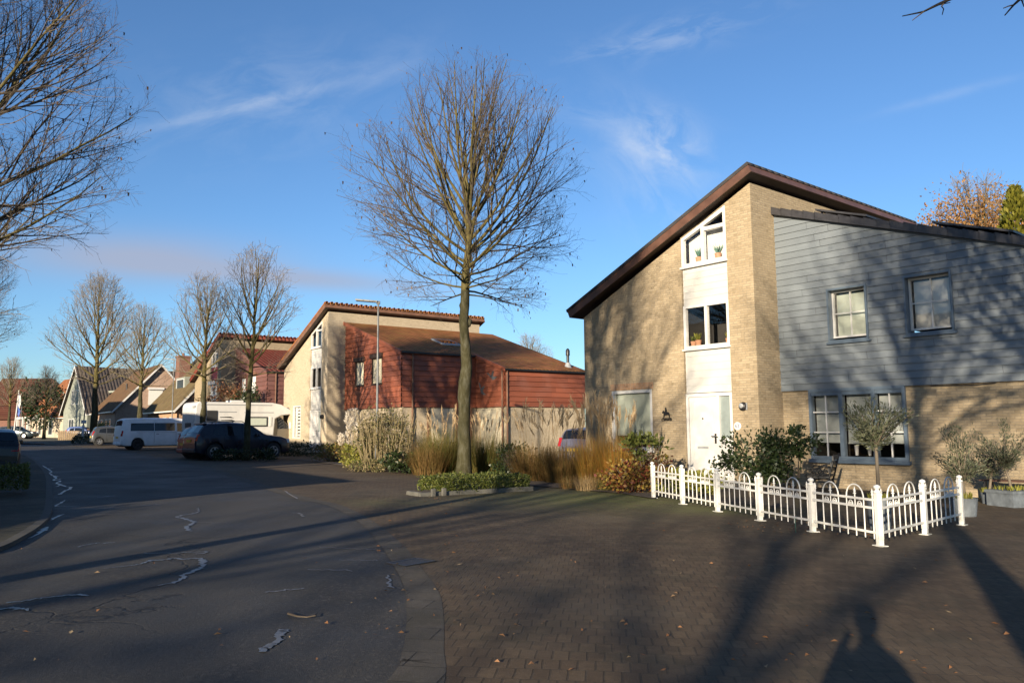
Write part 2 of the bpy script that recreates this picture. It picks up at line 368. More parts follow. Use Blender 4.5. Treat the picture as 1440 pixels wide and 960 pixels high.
def m_paving(rot, name, c1, c2, mort, moss_at=None, w=.105, h=.205):
    m = new_mat(name); n = N(m); v = n.obj()
    mp = n.add('ShaderNodeMapping'); n.set(mp, 0, v); mp.inputs['Rotation'].default_value = (0, 0, rot)
    wob = n.add('ShaderNodeTexNoise'); n.set(wob, 'Vector', v); wob.inputs['Scale'].default_value = 1.5
    mp2 = n.add('ShaderNodeVectorMath', operation='MULTIPLY_ADD'); n.set(mp2, 0, wob.outputs['Color']); mp2.inputs[1].default_value = (.05, .04, 0); n.set(mp2, 2, mp.outputs[0])
    br = n.add('ShaderNodeTexBrick'); n.set(br, 'Vector', mp2.outputs[0])
    for k, val in (('Scale', 1.0), ('Brick Width', w), ('Row Height', h), ('Mortar Size', .0075), ('Mortar Smooth', .35), ('Bias', -.1)): br.inputs[k].default_value = val
    n.set(br, 'Color1', (*c1, 1)); n.set(br, 'Color2', (*c2, 1)); n.set(br, 'Mortar', (*mort, 1))
    g = n.noise(v, 90, 3, .7); g2 = n.noise(v, 22, 4, .7)
    c = n.mix(n.maprange(g2, .35, .7, 0, .45), br.outputs[0], tuple(x * .5 for x in c1))
    c = n.mix(n.maprange(g, .55, .8, 0, .55), c, (.20, .18, .15))
    c = n.mix(n.maprange(n.noise(v, .45, 6, .65), .42, .66, 0, .6), c, tuple(x * .55 for x in c1))
    c = n.mix(n.maprange(n.noise(v, .22, 6, .7), .48, .64, 0, .5), c, (.135, .108, .075))
    c = n.mix(n.maprange(n.noise(v, 1.1, 6, .75), .5, .62, 0, .45), c, (.035, .032, .020))
    c = n.mix(n.maprange(n.noise(v, 6, 4, .6), .5, .75, 0, .35), c, tuple(x * 1.5 for x in c2))
    if moss_at:
        sp = n.add('ShaderNodeSeparateXYZ'); n.set(sp, 0, v); msum = None
        for (cx, cy, rx, ry, am) in moss_at:
            a = n.math('DIVIDE', n.math('SUBTRACT', sp.outputs[0], cx), rx); b = n.math('DIVIDE', n.math('SUBTRACT', sp.outputs[1], cy), ry)
            e = n.math('POWER', 2.718, n.math('MULTIPLY', n.math('ADD', n.math('MULTIPLY', a, a), n.math('MULTIPLY', b, b)), -1.0))
            e = n.math('MULTIPLY', e, am); msum = e if msum is None else n.math('MAXIMUM', msum, e)
        f = n.math('MULTIPLY', n.maprange(n.noise(v, 2.6, 6, .7), .26, .52), msum)
        mossc = n.mix(n.noise(v, 30, 3), (.075, .085, .022), (.14, .145, .045))
        c = n.mix(f, c, mossc)
    hgt = n.math('ADD', n.math('MULTIPLY', br.outputs['Fac'], -.8), n.math('MULTIPLY', g, .6))
    n.finish(c, .82, 0, n.bump(hgt, .8, .009), .25); return m
M['asphalt'] = m_asphalt()
mc = P(860, 700); mc2 = P(1000, 716); mc3 = P(1400, 700)
M['paving'] = m_paving(radians(6.5), 'brick_paving', (.070, .047, .028), (.104, .073, .043), (.048, .036, .023),
                       [(mc.x, mc.y, 2.8, 2.4, .95), (mc2.x, mc2.y, 1.2, 1.0, .8), (mc3.x, mc3.y, 1.6, 1.2, .5), (-2.2, 15.6, 1.2, 1.0, .35)])
M['gutter'] = m_paving(radians(10), 'gutter_tiles', (.058, .052, .044), (.076, .067, .056), (.02, .018, .016), None, .60, .30)
M['paving_left'] = m_paving(radians(30), 'pavement_tiles', (.026, .027, .018), (.040, .040, .026), (.02, .018, .016), None, .30, .30)
M['soil'] = plain('soil', (.055, .038, .024), .95, var=.4, scale=9, bump=.6, bscale=30)
M['earth'] = plain('rough_ground', (.06, .055, .035), .95, var=.4, scale=.6, bump=.3)
M['concrete'] = plain('concrete_kerb', (.20, .19, .17), .85, var=.25, scale=8, bump=.3)

g0 = MB(); S = 900
g0.poly([(x, y, gz(x) - .03) for x, y in ((-S, -S), (S, -S), (S, S), (-S, S))]); structure(g0.build('ground', M['earth'], fix=False))
right_px = [(553, 947), (562, 929), (570, 897), (572, 860), (567, 822), (547, 785), (531, 763), (503, 733), (462, 711), (420, 702), (370, 687), (291, 660), (233, 646)]
gut_px = [(618, 985), (624, 910), (623, 860), (615, 829), (587, 791), (566, 766), (528, 735), (482, 711), (440, 701), (386, 686), (305, 660), (245, 646)]
near = [Vector((-1.3, -12, 0)), Vector((-1.15, -4, 0)), Vector((-.95, 1.5, 0))]
right_e = near + [P(*q) for q in right_px] + [D(185, 0, 50), D(140, 0, 58), D(95, 0, 64)]
gut_e = [Vector((-.75, -12, 0)), Vector((-.6, -4, 0)), Vector((-.52, 1.5, 0))] + [P(*q) for q in gut_px] + [D(192, 0, 50.5), D(146, 0, 58.7), D(98, 0, 65)]
right_s, gut_s = smooth_line(right_e), smooth_line(gut_e)
left_px = [(-160, 815), (-60, 790), (0, 775), (36, 757), (58, 742), (71, 727), (74, 703), (70, 670), (58, 655), (48, 647), (29, 640)]
left_e = [Vector((-8.5, -12, 0)), Vector((-8.0, 2, 0))] + [P(*q) for q in left_px] + [D(5, 0, 44), D(-60, 0, 47)]
left_s = smooth_line(left_e)
sheet('road', right_s + [D(20, 0, 69), D(-200, 0, 74), D(-500, 0, 78), D(-500, 0, 50), D(-200, 0, 48)] + left_s[::-1], M['asphalt'], 0.0)
gb = MB()
for i in range(min(len(right_s), len(gut_s)) - 1):
    a, b_, c, d = right_s[i], gut_s[i], gut_s[i + 1], right_s[i + 1]
    gb.poly([(p.x, p.y, gz(p.x) + .004) for p in (a, b_, c, d)])
structure(gb.build('gutter_strip', M['gutter'], fix=False))
sheet('paved_forecourt', gut_s + [D(180, 0, 75), D(900, 0, 80), Vector((70, 60, 0)), Vector((70, -30, 0)), Vector((-.7, -30, 0))], M['paving'], .002)
pl = left_s + [D(-500, 0, 47), Vector((-60, 30, 0)), Vector((-40, -12, 0))]
sheet('left_pavement', pl, M['paving_left'], .05)
kb = MB()
for i in range(len(left_s) - 1):
    p, q = left_s[i], left_s[i + 1]; nrm = Vector((-(q - p).y, (q - p).x, 0)); nrm.normalize()
    a, b_ = p - nrm * .11, q - nrm * .11
    kb.poly([(p.x, p.y, gz(p.x)), (q.x, q.y, gz(q.x)), (q.x, q.y, gz(q.x) + .054), (p.x, p.y, gz(p.x) + .054)])
    kb.poly([(p.x, p.y, gz(p.x) + .054), (q.x, q.y, gz(q.x) + .054), (q.x + nrm.x * .12, q.y + nrm.y * .12, gz(q.x) + .054), (p.x + nrm.x * .12, p.y + nrm.y * .12, gz(p.x) + .054)])
structure(kb.build('kerb', plain('dark_kerb', (.040, .038, .032), .85, var=.3, scale=8), fix=False))
far_k = MB()
fk = [D(98, 0, 65.5), D(20, 0, 69.6), D(-200, 0, 74.6)]
fk2 = [D(98, 0, 69), D(20, 0, 74), D(-200, 0, 80)]
for i in range(2):
    far_k.poly([(p.x, p.y, gz(p.x) + .09) for p in (fk[i], fk2[i], fk2[i + 1], fk[i + 1])])
    far_k.poly([(fk[i].x, fk[i].y, gz(fk[i].x)), (fk[i + 1].x, fk[i + 1].y, gz(fk[i + 1].x)), (fk[i + 1].x, fk[i + 1].y, gz(fk[i + 1].x) + .09), (fk[i].x, fk[i].y, gz(fk[i].x) + .09)])
structure(far_k.build('far_pavement', plain('pale_paving', (.13, .11, .09), .9, var=.3, scale=2), fix=False))

# crack sealing: thin smooth bitumen bands poured on the asphalt
m = new_mat('bitumen_sealant'); n = N(m); v = n.obj(); f = n.noise(v, 7, 5, .65)
n.finish(n.ramp(f, [(.35, (.050, .052, .056)), (.65, (.095, .098, .105))]), n.maprange(f, .35, .65, .27, .48), 0, n.bump(n.noise(v, 60, 3), .4, .006), .6); M['sealant'] = m
sb = MB(); SR = random.Random(3)
def seal(pts, w):
    pp = [P(*q) for q in pts]; ws = w if hasattr(w, '__len__') else [w] * len(pp)
    wv = [Vector((x, 0, 0)) for x in ws]; pp = smooth_line(pp, 6); ws = [max(.012, v.x * SR.uniform(.2, .7)) for v in smooth_line(wv, 6)]
    pp = [p + Vector((SR.gauss(0, .012), SR.gauss(0, .02), 0)) for p in pp]
    L, Rr = [], []
    for i, p in enumerate(pp):
        t = pp[min(i + 1, len(pp) - 1)] - pp[max(i - 1, 0)]; t.normalize(); nn = Vector((-t.y, t.x, 0)) * ws[i] * .5
        L.append(p + nn); Rr.append(p - nn)
    for i in range(len(pp) - 1):
        sb.poly([(q.x, q.y, gz(q.x) + .006) for q in (L[i], Rr[i], Rr[i + 1], L[i + 1])])
    return pts
seal([(277, 714), (279, 719), (272, 722), (254, 725), (251, 727), (262, 730), (272, 734), (268, 738), (262, 741), (268, 747)], [.03, .07, .09, .09, .10, .12, .13, .13, .12, .07])
seal([(222, 824), (245, 819), (257, 813), (256, 809), (268, 805), (281, 800), (285, 794), (284, 788), (276, 785), (262, 786)], [.03, .07, .12, .10, .09, .11, .12, .12, .10, .07])
seal([(145, 799), (180, 796), (205, 791), (212, 788), (235, 787), (243, 785), (262, 787)], [.02, .05, .06, .13, .07, .13, .07])
seal([(203, 778), (250, 777.5), (285, 776), (289, 777.5), (275, 779)], [.03, .03, .06, .08, .04])
seal([(10, 848), (40, 844), (70, 840), (98, 837), (110, 837), (122, 838)], [.03, .04, .04, .06, .09, .05])
seal([(0, 856), (15, 855), (28, 856), (38, 859)], [.09, .13, .13, .03])
seal([(370, 916), (378, 908), (388, 903), (392, 896), (396, 890), (402, 886)], [.08, .13, .09, .09, .14, .13])
seal([(378, 832), (400, 830), (428, 828)], [.06, .06, .03]); seal([(433, 801), (460, 801.5), (496, 802)], [.05, .04, .03])
seal([(448, 769), (490, 771), (530, 772)], [.03, .035, .03]); seal([(478, 787), (510, 788), (530, 788)], [.03, .03, .02])
seal([(545, 810), (546, 818), (548, 824), (553, 827)], [.03, .07, .08, .04])
seal([(412, 721), (420, 722), (426, 726)], [.05, .08, .08])
seal([(108, 769), (125, 766), (140, 763)], [.04, .07, .04]); seal([(144, 764), (160, 763)], .05)
seal([(41, 757), (55, 750), (62, 744), (67, 741)], [.05, .12, .14, .08]); seal([(73, 731), (79, 727), (88, 723)], [.05, .12, .05])
seal([(93, 703), (84, 708), (79, 711), (84, 712), (112, 711)], [.05, .09, .12, .06, .04])
seal([(58, 654), (66, 658), (72, 663), (70, 666), (78, 671), (76, 675), (84, 676), (81, 680), (98, 686), (92, 690), (84, 695)], .13)
seal([(66, 659), (75, 658)], .1); seal([(72, 668), (83, 670)], .1); seal([(78, 675), (86, 673)], .09); seal([(80, 684), (86, 681)], .09); seal([(30, 641), (40, 645), (36, 643)], .1)
seal([(300, 686), (352, 684)], .05); seal([(310, 690), (340, 690)], .05); seal([(400, 690), (418, 701)], .06); seal([(138, 699), (150, 698), (162, 697)], [.05, .08, .05])
seal([(197, 711), (215, 710), (226, 709)], [.04, .05, .07]); seal([(176, 668), (205, 667)], .06); seal([(250, 676), (280, 675)], .06); seal([(262, 733.5), (300, 735), (325, 735)], [.03, .03, .02])
structure(sb.build('road_sealant', M['sealant'], fix=False))

# ------------------------------------------------------------------ house building kit  (house frame: x along the front to the right, y to the back)
def wall_face(mb, x0, x1, z0, z1, y, holes=(), top=None, flip=None):
    """front sheet in the plane y (or x when flip) with rectangular holes; top=(c, m): cut where z > c + m*x"""
    xs = sorted({x0, x1, *[h[0] for h in holes], *[h[1] for h in holes]}); xs = [x for x in xs if x0 <= x <= x1]
    zs = sorted({z0, z1, *[h[2] for h in holes], *[h[3] for h in holes]}); zs = [z for z in zs if z0 <= z <= z1]
    for i in range(len(xs) - 1):
        for j in range(len(zs) - 1):
            cx, cz = (xs[i] + xs[i + 1]) / 2, (zs[j] + zs[j + 1]) / 2
            if any(h[0] < cx < h[1] and h[2] < cz < h[3] for h in holes): continue
            pts = [(xs[i], zs[j]), (xs[i + 1], zs[j]), (xs[i + 1], zs[j + 1]), (xs[i], zs[j + 1])]
            if top: pts = clip_poly(pts, -top[1], 1, top[0])
            if len(pts) > 2:
                mb.poly([(y, x, z) if flip else (x, y, z) for x, z in pts])
    for h in holes:                                  # reveals
        for (xa, za, xb, zb) in ((h[0], h[2], h[1], h[2]), (h[1], h[2], h[1], h[3]), (h[1], h[3], h[0], h[3]), (h[0], h[3], h[0], h[2])):
            d = .16
            mb.poly([(y + d, xa, za), (y + d, xb, zb), (y, xb, zb), (y, xa, za)] if flip else [(xa, y, za), (xb, y, zb), (xb, y + d, zb), (xa, y + d, za)])
def clad_face(mb, x0, x1, z0, z1, y, holes=(), top=None, pitch=.173, lip=.024, flip=False, sgn=-1):
    """lapped boards; every board is a wedge standing out at its lower edge (sgn: side of the plane the boards face)"""
    n = int(math.ceil((z1 - z0) / pitch))
    for k in range(n):
        za, zb = z0 + k * pitch, min(z1, z0 + (k + 1) * pitch)
        cuts = sorted({za, zb, *[v for h in holes for v in (h[2], h[3]) if za < v < zb]})
        for j in range(len(cuts) - 1):
            ca, cb = cuts[j], cuts[j + 1]; mid = (ca + cb) / 2
            iv = [(x0, x1)]
            for h in holes:
                if h[2] < mid < h[3]:
                    nv = []
                    for (p, q) in iv:
                        if h[0] > p: nv.append((p, min(q, h[0])))
                        if h[1] < q: nv.append((max(p, h[1]), q))
                    iv = [(p, q) for p, q in nv if q - p > 1e-4]
            for (p, q) in iv:
                pts = [(p, ca), (q, ca), (q, cb), (p, cb)]
                if top: pts = clip_poly(pts, -top[1], 1, top[0])
                if len(pts) < 3: continue
                def pt(x, z, off=None):
                    f = (z - za) / pitch; o = y + sgn * (lip * (1 - f) + .004) if off is None else y + sgn * off
                    return (o, x, z) if flip else (x, o, z)
                mb.poly([pt(x, z) for x, z in pts])
                if j == 0:
                    xs = sorted(x for x, z in pts if abs(z - ca) < 1e-6)
                    if len(xs) >= 2: mb.poly([pt(xs[0], ca), pt(xs[-1], ca), pt(xs[-1], ca, .0), pt(xs[0], ca, .0)])
def frame_rect(mb, x0, x1, z0, z1, y0, y1, w):
    mb.box(x0, x1, y0, y1, z0, z0 + w); mb.box(x0, x1, y0, y1, z1 - w, z1)
    mb.box(x0, x0 + w, y0, y1, z0 + w, z1 - w); mb.box(x1 - w, x1, y0, y1, z0 + w, z1 - w)
def room_box(mb, x0, x1, z0, z1, y, d):
    mb.poly([(x0, y + d, z0), (x1, y + d, z0), (x1, y + d, z1), (x0, y + d, z1)])
    mb.poly([(x0, y, z0), (x0, y + d, z0), (x0, y + d, z1), (x0, y, z1)]); mb.poly([(x1, y, z0), (x1, y + d, z0), (x1, y + d, z1), (x1, y, z1)])
    mb.poly([(x0, y, z0), (x1, y, z0), (x1, y + d, z0), (x0, y + d, z0)]); mb.poly([(x0, y, z1), (x1, y, z1), (x1, y + d, z1), (x0, y + d, z1)])
def window(house, x0, x1, z0, z1, y, fm='white', fw=.07, mull=(), trans=(), bars=None, blind=None, bmat='blind', glass='glass', depth=.10, room=.9, proud=.012, label=None):
    """frame (part) with panes, bars, blind and a dark room behind (sub-parts)"""
    f = MB(); frame_rect(f, x0, x1, z0, z1, y - proud, y + depth, fw)
    for m_ in mull: f.box(m_ - fw / 2, m_ + fw / 2, y - proud + .003, y + depth - .003, z0 + fw, z1 - fw)
    for (a, b_, z) in trans: f.box(a, b_, y - proud + .005, y + depth - .005, z - fw / 2, z + fw / 2)
    fo = f.build('window_frame', M[fm], house)
    if label: fo['label'] = label
    g = MB(); g.poly([(x0 + fw, y + .05, z0 + fw), (x1 - fw, y + .05, z0 + fw), (x1 - fw, y + .05, z1 - fw), (x0 + fw, y + .05, z1 - fw)]); g.build('pane', M[glass], fo, fix=False)
    if bars:
        b_ = MB()
        for (xa, xb, zz) in bars.get('h', ()): b_.box(xa, xb, y + .02, y + .046, zz - .014, zz + .014)
        for (xx, za, zb) in bars.get('v', ()): b_.box(xx - .014, xx + .014, y + .0215, y + .0445, za, zb)
        b_.build('glazing_bar', M['white'], fo)
    if room:
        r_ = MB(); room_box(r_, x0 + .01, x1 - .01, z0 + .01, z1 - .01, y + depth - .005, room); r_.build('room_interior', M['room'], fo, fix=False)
    for k, q in enumerate(blind or ()):
        bb = MB(); bb.box(q[0], q[1], y + depth + .02, y + depth + .03, q[2], q[3]); bb.build('blind', M[bmat], fo)
    return fo
def house_front(house, mats, style, W=6.2, dp=9.1):
    """tall single-pitch tower with the white entrance strip"""
    c, m_ = 7.83, .4605; w = MB()
    fw = [(-5.07, -3.49, .86, 2.61)] if style != 'red' else [(-4.75, -3.55, .86, 2.75)]
    wall_face(w, -W, -2.31, -.3, 7.9, 0, fw, (c, m_)); wall_face(w, -.79, 0, -.3, 7.9, 0, (), (c, m_))
    pts = [(-2.31, 6.80), (-.79, 7.43), (-.79, c - .79 * m_), (-2.31, c - 2.31 * m_)]; w.poly([(x, 0, z) for x, z in pts])
    for xx in (-2.31, -.79): w.poly([(xx, 0, -.3), (xx, .16, -.3), (xx, .16, 7.43 if xx > -1 else 6.8), (xx, 0, 7.43 if xx > -1 else 6.8)])
    w.poly([(0, 0, -.3), (0, dp, -.3), (0, dp, c), (0, 0, c)]); w.poly([(-W, 0, -.3), (-W, dp, -.3), (-W, dp, c - W * m_), (-W, 0, c - W * m_)])
    w.poly([(-W, dp, -.3), (0, dp, -.3), (0, dp, c), (-W, dp, c - W * m_)])
    w.build('wall', M[mats['brick']], house, fix=False)
    # roof slab, its underside parallel to the slope; fascia boards stand square to it
    x0, x1 = -W - .34, .25; y0, y1 = -.30, dp + .26; sl = .445; zs = lambda x: 7.90 + sl * x
    nx, nz = -sl / sqrt(1 + sl * sl), 1 / sqrt(1 + sl * sl)
    q = lambda x, h, y: (x + nx * h, y, zs(x) + nz * h)
    rf = MB(); rf.prism([q(x0 - .02, .21, y0 - .015), q(x1 + .02, .21, y0 - .015), q(x1 + .02, .30, y0 - .015), q(x0 - .02, .30, y0 - .015)], (0, y1 - y0 + .03, 0))
    ro = rf.build('roof', M[mats['roof']], house)
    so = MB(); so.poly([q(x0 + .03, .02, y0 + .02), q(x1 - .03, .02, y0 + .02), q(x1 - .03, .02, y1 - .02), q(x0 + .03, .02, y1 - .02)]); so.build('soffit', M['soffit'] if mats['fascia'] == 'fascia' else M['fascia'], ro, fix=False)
    fa = MB(); t = .03; fh = .275
    for yy in (y0, y1 - t): fa.prism([q(x0, 0, yy), q(x1, 0, yy), q(x1, fh, yy), q(x0, fh, yy)], (0, t, 0))
    for (xa, xb) in ((x1 - t, x1 + .003), (x0 - .003, x0 + t)):
        fa.prism([q(xa, .003, y0 + t), q(xb, .003, y0 + t), q(xb, fh - .003, y0 + t), q(xa, fh - .003, y0 + t)], (0, y1 - y0 - 2 * t, 0))
    fa.build('fascia', M[mats['fascia']], ro)
    if style != 'main':
        tl = MB(); k = 0; yy = y0 + .1
        while yy < y1 - .1:
            tl.lathe([(0, -.12), (.085, -.12), (.085, .16)], 7, (x1 - .17, yy, zs(x1) + .27), 'x'); yy += .30
        tl.build('ridge_tiles', M[mats['roof']], ro)
    return c, m_
def entrance(house, style):
    for za, zb_ in ((4.87, 5.94), (2.44, 3.64)):
        p = MB(); n_ = 6; hh = (zb_ - za) / n_
        rows = []
        for k in range(n_):
            rows += [[(-2.30, .056, za + k * hh), (-.80, .056, za + k * hh)], [(-2.30, .066, za + (k + 1) * hh - .003), (-.80, .066, za + (k + 1) * hh - .004)]]
        p.grid(rows); p.build('white_panel', M['whitepanel'], house, fix=False)
    # attic window: sloping head
    f = MB(); Z = lambda x: 6.80 + (x + 2.31) * .4145; q = .085; y0, y1 = .01, .12
    f.box(-2.30, -.80, y0, y1, 5.95, 5.95 + q); f.box(-2.30, -2.30 + q, y0, y1, 5.95 + q, Z(-2.3) - .02); f.box(-.80 - q, -.80, y0, y1, 5.95 + q, Z(-.8) - .02)
    f.prism([(-2.30, y0 + .002, Z(-2.3) - .13), (-.80, y0 + .002, Z(-.8) - .13), (-.80, y0 + .002, Z(-.8) - .005), (-2.30, y0 + .002, Z(-2.3) - .005)], (0, .108, 0))
    f.box(-1.62, -1.52, y0 + .004, y1 - .004, 5.95 + q, Z(-1.57) - .05)
    f.box(-1.52, -.80 - q, y0 + .006, y1 - .006, 6.86, 6.96)
    fo = f.build('window_frame', M['white'], house); fo['label'] = 'white attic window frame with sloping head'
    g = MB(); g.poly([(-2.25, .07, 6.0), (-.85, .07, 6.0), (-.85, .07, Z(-.85) - .06), (-2.25, .07, Z(-2.25) - .06)]); g.build('pane', M['glass'], fo, fix=False)
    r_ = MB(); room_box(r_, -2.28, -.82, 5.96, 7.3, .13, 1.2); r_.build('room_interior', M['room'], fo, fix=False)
    if style == 'main':
        b_ = MB(); b_.prism([(-2.24, .30, 6.0), (-.86, .30, 6.0), (-.86, .30, 6.86), (-1.62, .30, 6.98), (-2.24, .30, 6.74)], (0, .02, 0)); b_.build('blind', M['blind_white'], fo)
    for zc in (5.90, 3.60): s = MB(); s.box(-2.34, -.76, -.03, .10, zc, zc + .048); s.build('sill', M['white'], house)
    window(house, -2.30, -.80, 3.65, 4.86, .03, mull=(-1.55,), fw=.08, room=1.2, label='white landing window frame with two panes')
    # door set
    d = MB(); d.box(-2.30, -2.22, .02, .14, .15, 2.42); d.box(-.88, -.80, .02, .14, .15, 2.42); d.box(-2.22, -.88, .02, .14, 2.33, 2.42); d.box(-1.30, -1.22, .025, .135, .15, 2.33)
    d.box(-1.22, -.88, .03, .12, .15, 1.16); d.box(-1.22, -.88, .024, .13, 1.16, 1.22); d.box(-2.30, -.80, -.02, .14, .10, .15)
    do = d.build('door_frame', M['white'], house)
    g = MB(); g.poly([(-1.22, .08, 1.22), (-.88, .08, 1.22), (-.88, .08, 2.33), (-1.22, .08, 2.33)]); g.build('side_light', M['frosted'], do, fix=False)
    l = MB(); l.box(-2.21, -1.31, .05, .10, .17, 2.32); frame_rect(l, -2.10, -1.40, .30, 2.22, .042, .049, .018)
    lo = l.build('front_door', M['white'], house)
    gk = MB(); frame_rect(gk, -2.222, -1.298, .155, 2.332, .055, .09, .014); gk.build('door_seal', M['black'], lo)
    h = MB(); h.box(-1.40, -1.34, .03, .049, 1.08, 1.34); h.tube([(-1.37, .03, 1.27), (-1.37, -.03, 1.27), (-1.46, -.03, 1.27)], .014, 8); h.build('door_handle', M['chrome'], lo)
    h = MB(); h.box(-1.97, -1.62, .036, .049, .94, 1.00); h.build('letterbox', M['lead'], lo)
    h = MB(); h.lathe([(0, .03), (.022, .03), (.022, .049)], 10, (-1.77, 0, 1.74), 'y'); h.build('peephole', M['black'], lo)
# ------------------------------------------------------------------ the three tall houses
EXT_M = -.329                                        # slope of the low roofs on the right
def rot_of(az): return -(pi / 2 + radians(az))
def low_roof(house, mats, x0, x1, y0, y1, z0=7.27, name='lean_to_roof', thick=.10, steps=None):
    """low roof falling to the right; steps: list of (x_end, y_start)"""
    rb = MB(); zf = lambda x: z0 + EXT_M * x
    def slab(xa, xb, ya, yb):
        rb.prism([(xa, ya, zf(xa)), (xb, ya, zf(xb)), (xb, ya, zf(xb) + thick), (xa, ya, zf(xa) + thick)], (0, yb - ya, 0))
    slab(x0, x1, y0, y1)
    for (xe, ys) in steps or (): slab(x1, xe, ys, y1)
    return rb.build(name, M[mats['roof']], house), zf
def downpipe(house, x, y, z0, z1, m='fascia'):
    b = MB(); b.tube([(x, y, z1), (x, y, z0)], .045, 8)
    for z in (z0 + .4, (z0 + z1) / 2, z1 - .25): b.lathe([(.055, -.03), (.055, .03)], 8, (x, y, z))
    return b.build('downpipe', M[m], house, smooth=True, angle=40)

# --- main house
H1 = thing('brick_house', 'tall buff brick house with grey-blue boarded wing, white front door and brown sloping eaves', 'house', (6.228, 20.2, 0), rot_of(-39.6))
mt = dict(brick='brick', roof='roof_dark', fascia='fascia')
house_front(H1, mt, 'main'); entrance(H1, 'main')
li = MB()
xx = -5.10
while xx < -3.46: li.box(xx, xx + .052, -.004, .05, 2.63, 2.82); xx += .062
li.build('brick_lintel', M['brick_orange'], H1)
window(H1, -5.07, -3.49, .86, 2.61, .02, fw=.09, blind=[(-4.98, -3.58, 1.28, 2.52)], room=1.2, label='white front window frame with drawn grey blind')
sb_ = MB(); sb_.box(-5.12, -3.44, -.06, .10, .80, .858); sb_.build('sill', M['white'], H1)
holes_up = [(1.40, 2.42, 3.58, 4.92), (3.30, 4.36, 3.58, 4.96)]
cl = MB(); clad_face(cl, .0, 6.3, 2.42, 7.25, 1.07, holes_up, (7.15, EXT_M)); cl.build('boarded_wall', M['clad_blue'], H1, fix=False)
ew = MB(); wall_face(ew, .0, 6.3, -.3, 2.45, 1.10, [(.76, 3.18, .70, 2.44)])
ew.poly([(0, 1.072, 2.40), (6.3, 1.072, 2.40), (6.3, 1.12, 2.40), (0, 1.12, 2.40)])
ew.poly([(6.3, 1.10, -.3), (6.3, 9.1, -.3), (6.3, 9.1, 5.1), (6.3, 1.10, 5.1)]); ew.build('wing_wall', M['brick'], H1, fix=False)
for i, (a, b_, c, d) in enumerate(holes_up):
    f = MB(); frame_rect(f, a, b_, c, d, 1.0, 1.26, .045); f.box(a - .05, b_ + .05, .985, 1.10, c - .05, c - .002); fo = f.build('window_lining', M['frame_blue'], H1)
    fw_ = window(H1, a + .05, b_ - .05, c + .11, d - .05, 1.19, fw=.045, depth=.05, blind=None, room=.8, bars=dict(h=[(a + .09, b_ - .09, (c + d) / 2 + .05)], v=[((a + b_) / 2, c + .15, d - .09)]))
    bb = MB(); bb.box(a + .1, b_ - .1, 1.34, 1.35, c + .16, d - .12); bb.build('curtain', M['blind'] if i == 0 else M['blind_white'], fw_)
# living room window
lx0, lx1, lz0, lz1 = .76, 3.18, .70, 2.44
f = MB(); frame_rect(f, lx0, lx1, lz0, lz1, 1.04, 1.20, .075)
for mx in (1.60, 2.42): f.box(mx - .05, mx + .05, 1.045, 1.195, lz0 + .075, lz1 - .075)
f.box(lx0 - .04, lx1 + .04, .98, 1.10, lz0 - .09, lz0 - .002)
for (xa, xb) in ((.835, 1.55), (1.65, 2.37), (2.47, 3.105)): f.box(xa, xb, 1.06, 1.19, lz1 - .17, lz1 - .075)
fo = f.build('window_frame', M['frame_blue'], H1); fo['label'] = 'wide slate-blue living room window frame'
g = MB(); g.poly([(lx0 + .07, 1.12, lz0 + .07), (lx1 - .07, 1.12, lz0 + .07), (lx1 - .07, 1.12, lz1 - .16), (lx0 + .07, 1.12, lz1 - .16)]); g.build('pane', M['glass'], fo, fix=False)
b_ = MB()
for (xa, xb) in ((.85, 1.54), (2.48, 3.10)):
    b_ = MB(); b_.box((xa + xb) / 2 - .015, (xa + xb) / 2 + .015, 1.085, 1.115, lz0 + .075, lz1 - .17)
    for zz in (1.36, 1.86): b_.box(xa, xb, 1.088, 1.112, zz - .014, zz + .014)
    b_.build('glazing_bar', M['white'], fo)
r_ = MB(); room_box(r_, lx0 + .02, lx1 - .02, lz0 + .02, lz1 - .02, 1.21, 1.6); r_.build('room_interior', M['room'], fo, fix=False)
b_ = MB(); b_.box(.84, 1.56, 1.26, 1.27, 1.12, 2.30); b_.box(1.66, 2.36, 1.26, 1.27, 1.10, 2.30); b_.box(2.47, 3.10, 1.26, 1.27, 1.11, 2.30)
for (xa, xb, zz) in ((.84, 1.56, 1.10), (1.66, 2.36, 1.08), (2.47, 3.10, 1.09)): b_.box(xa, xb, 1.235, 1.262, zz, zz + .03)
b_.build('blind', plain('grey_blind', (.27, .29, .28), .8), fo)
# verge tiles and low roof
ro, zf = low_roof(H1, mt, .0, 6.55, .97, 9.4, 7.20)
v = MB(); k = 0; x = -.03; L = .315
while x < 6.5:
    z = 7.15 + EXT_M * x
    v.prism([(x, .93, z - .005), (x + L + .02, .93, z + EXT_M * (L + .02) - .005), (x + L + .02, .93, z + EXT_M * (L + .02) + .155), (x, .93, z + .19)], (0, .035, 0))
    v.prism([(x, .93, z + .185), (x + L + .02, .93, z + EXT_M * L + .145), (x + L + .02, .93, z + EXT_M * L + .165), (x, .93, z + .205)], (0, .30, 0)); x += L
v.build('verge_tiles', M['verge'], H1)
for (xa, xb, ya, nm) in ((.95, 2.3, 1.5, 0), (3.9, 5.55, 1.35, 1)):
    s_ = MB(); s_.prism([(xa, ya, zf(xa) + .25), (xb, ya, zf(xb) + .25), (xb, ya, zf(xb) + .30), (xa, ya, zf(xa) + .30)], (0, 3.4, 0))
    s_.box(xa + .1, xa + .14, ya + .1, ya + .14, zf(xa) + .06, zf(xa) + .25); s_.box(xb - .14, xb - .1, ya + .1, ya + .14, zf(xb) + .06, zf(xb) + .29)
    s_.build('solar_panel', M['verge'], H1)
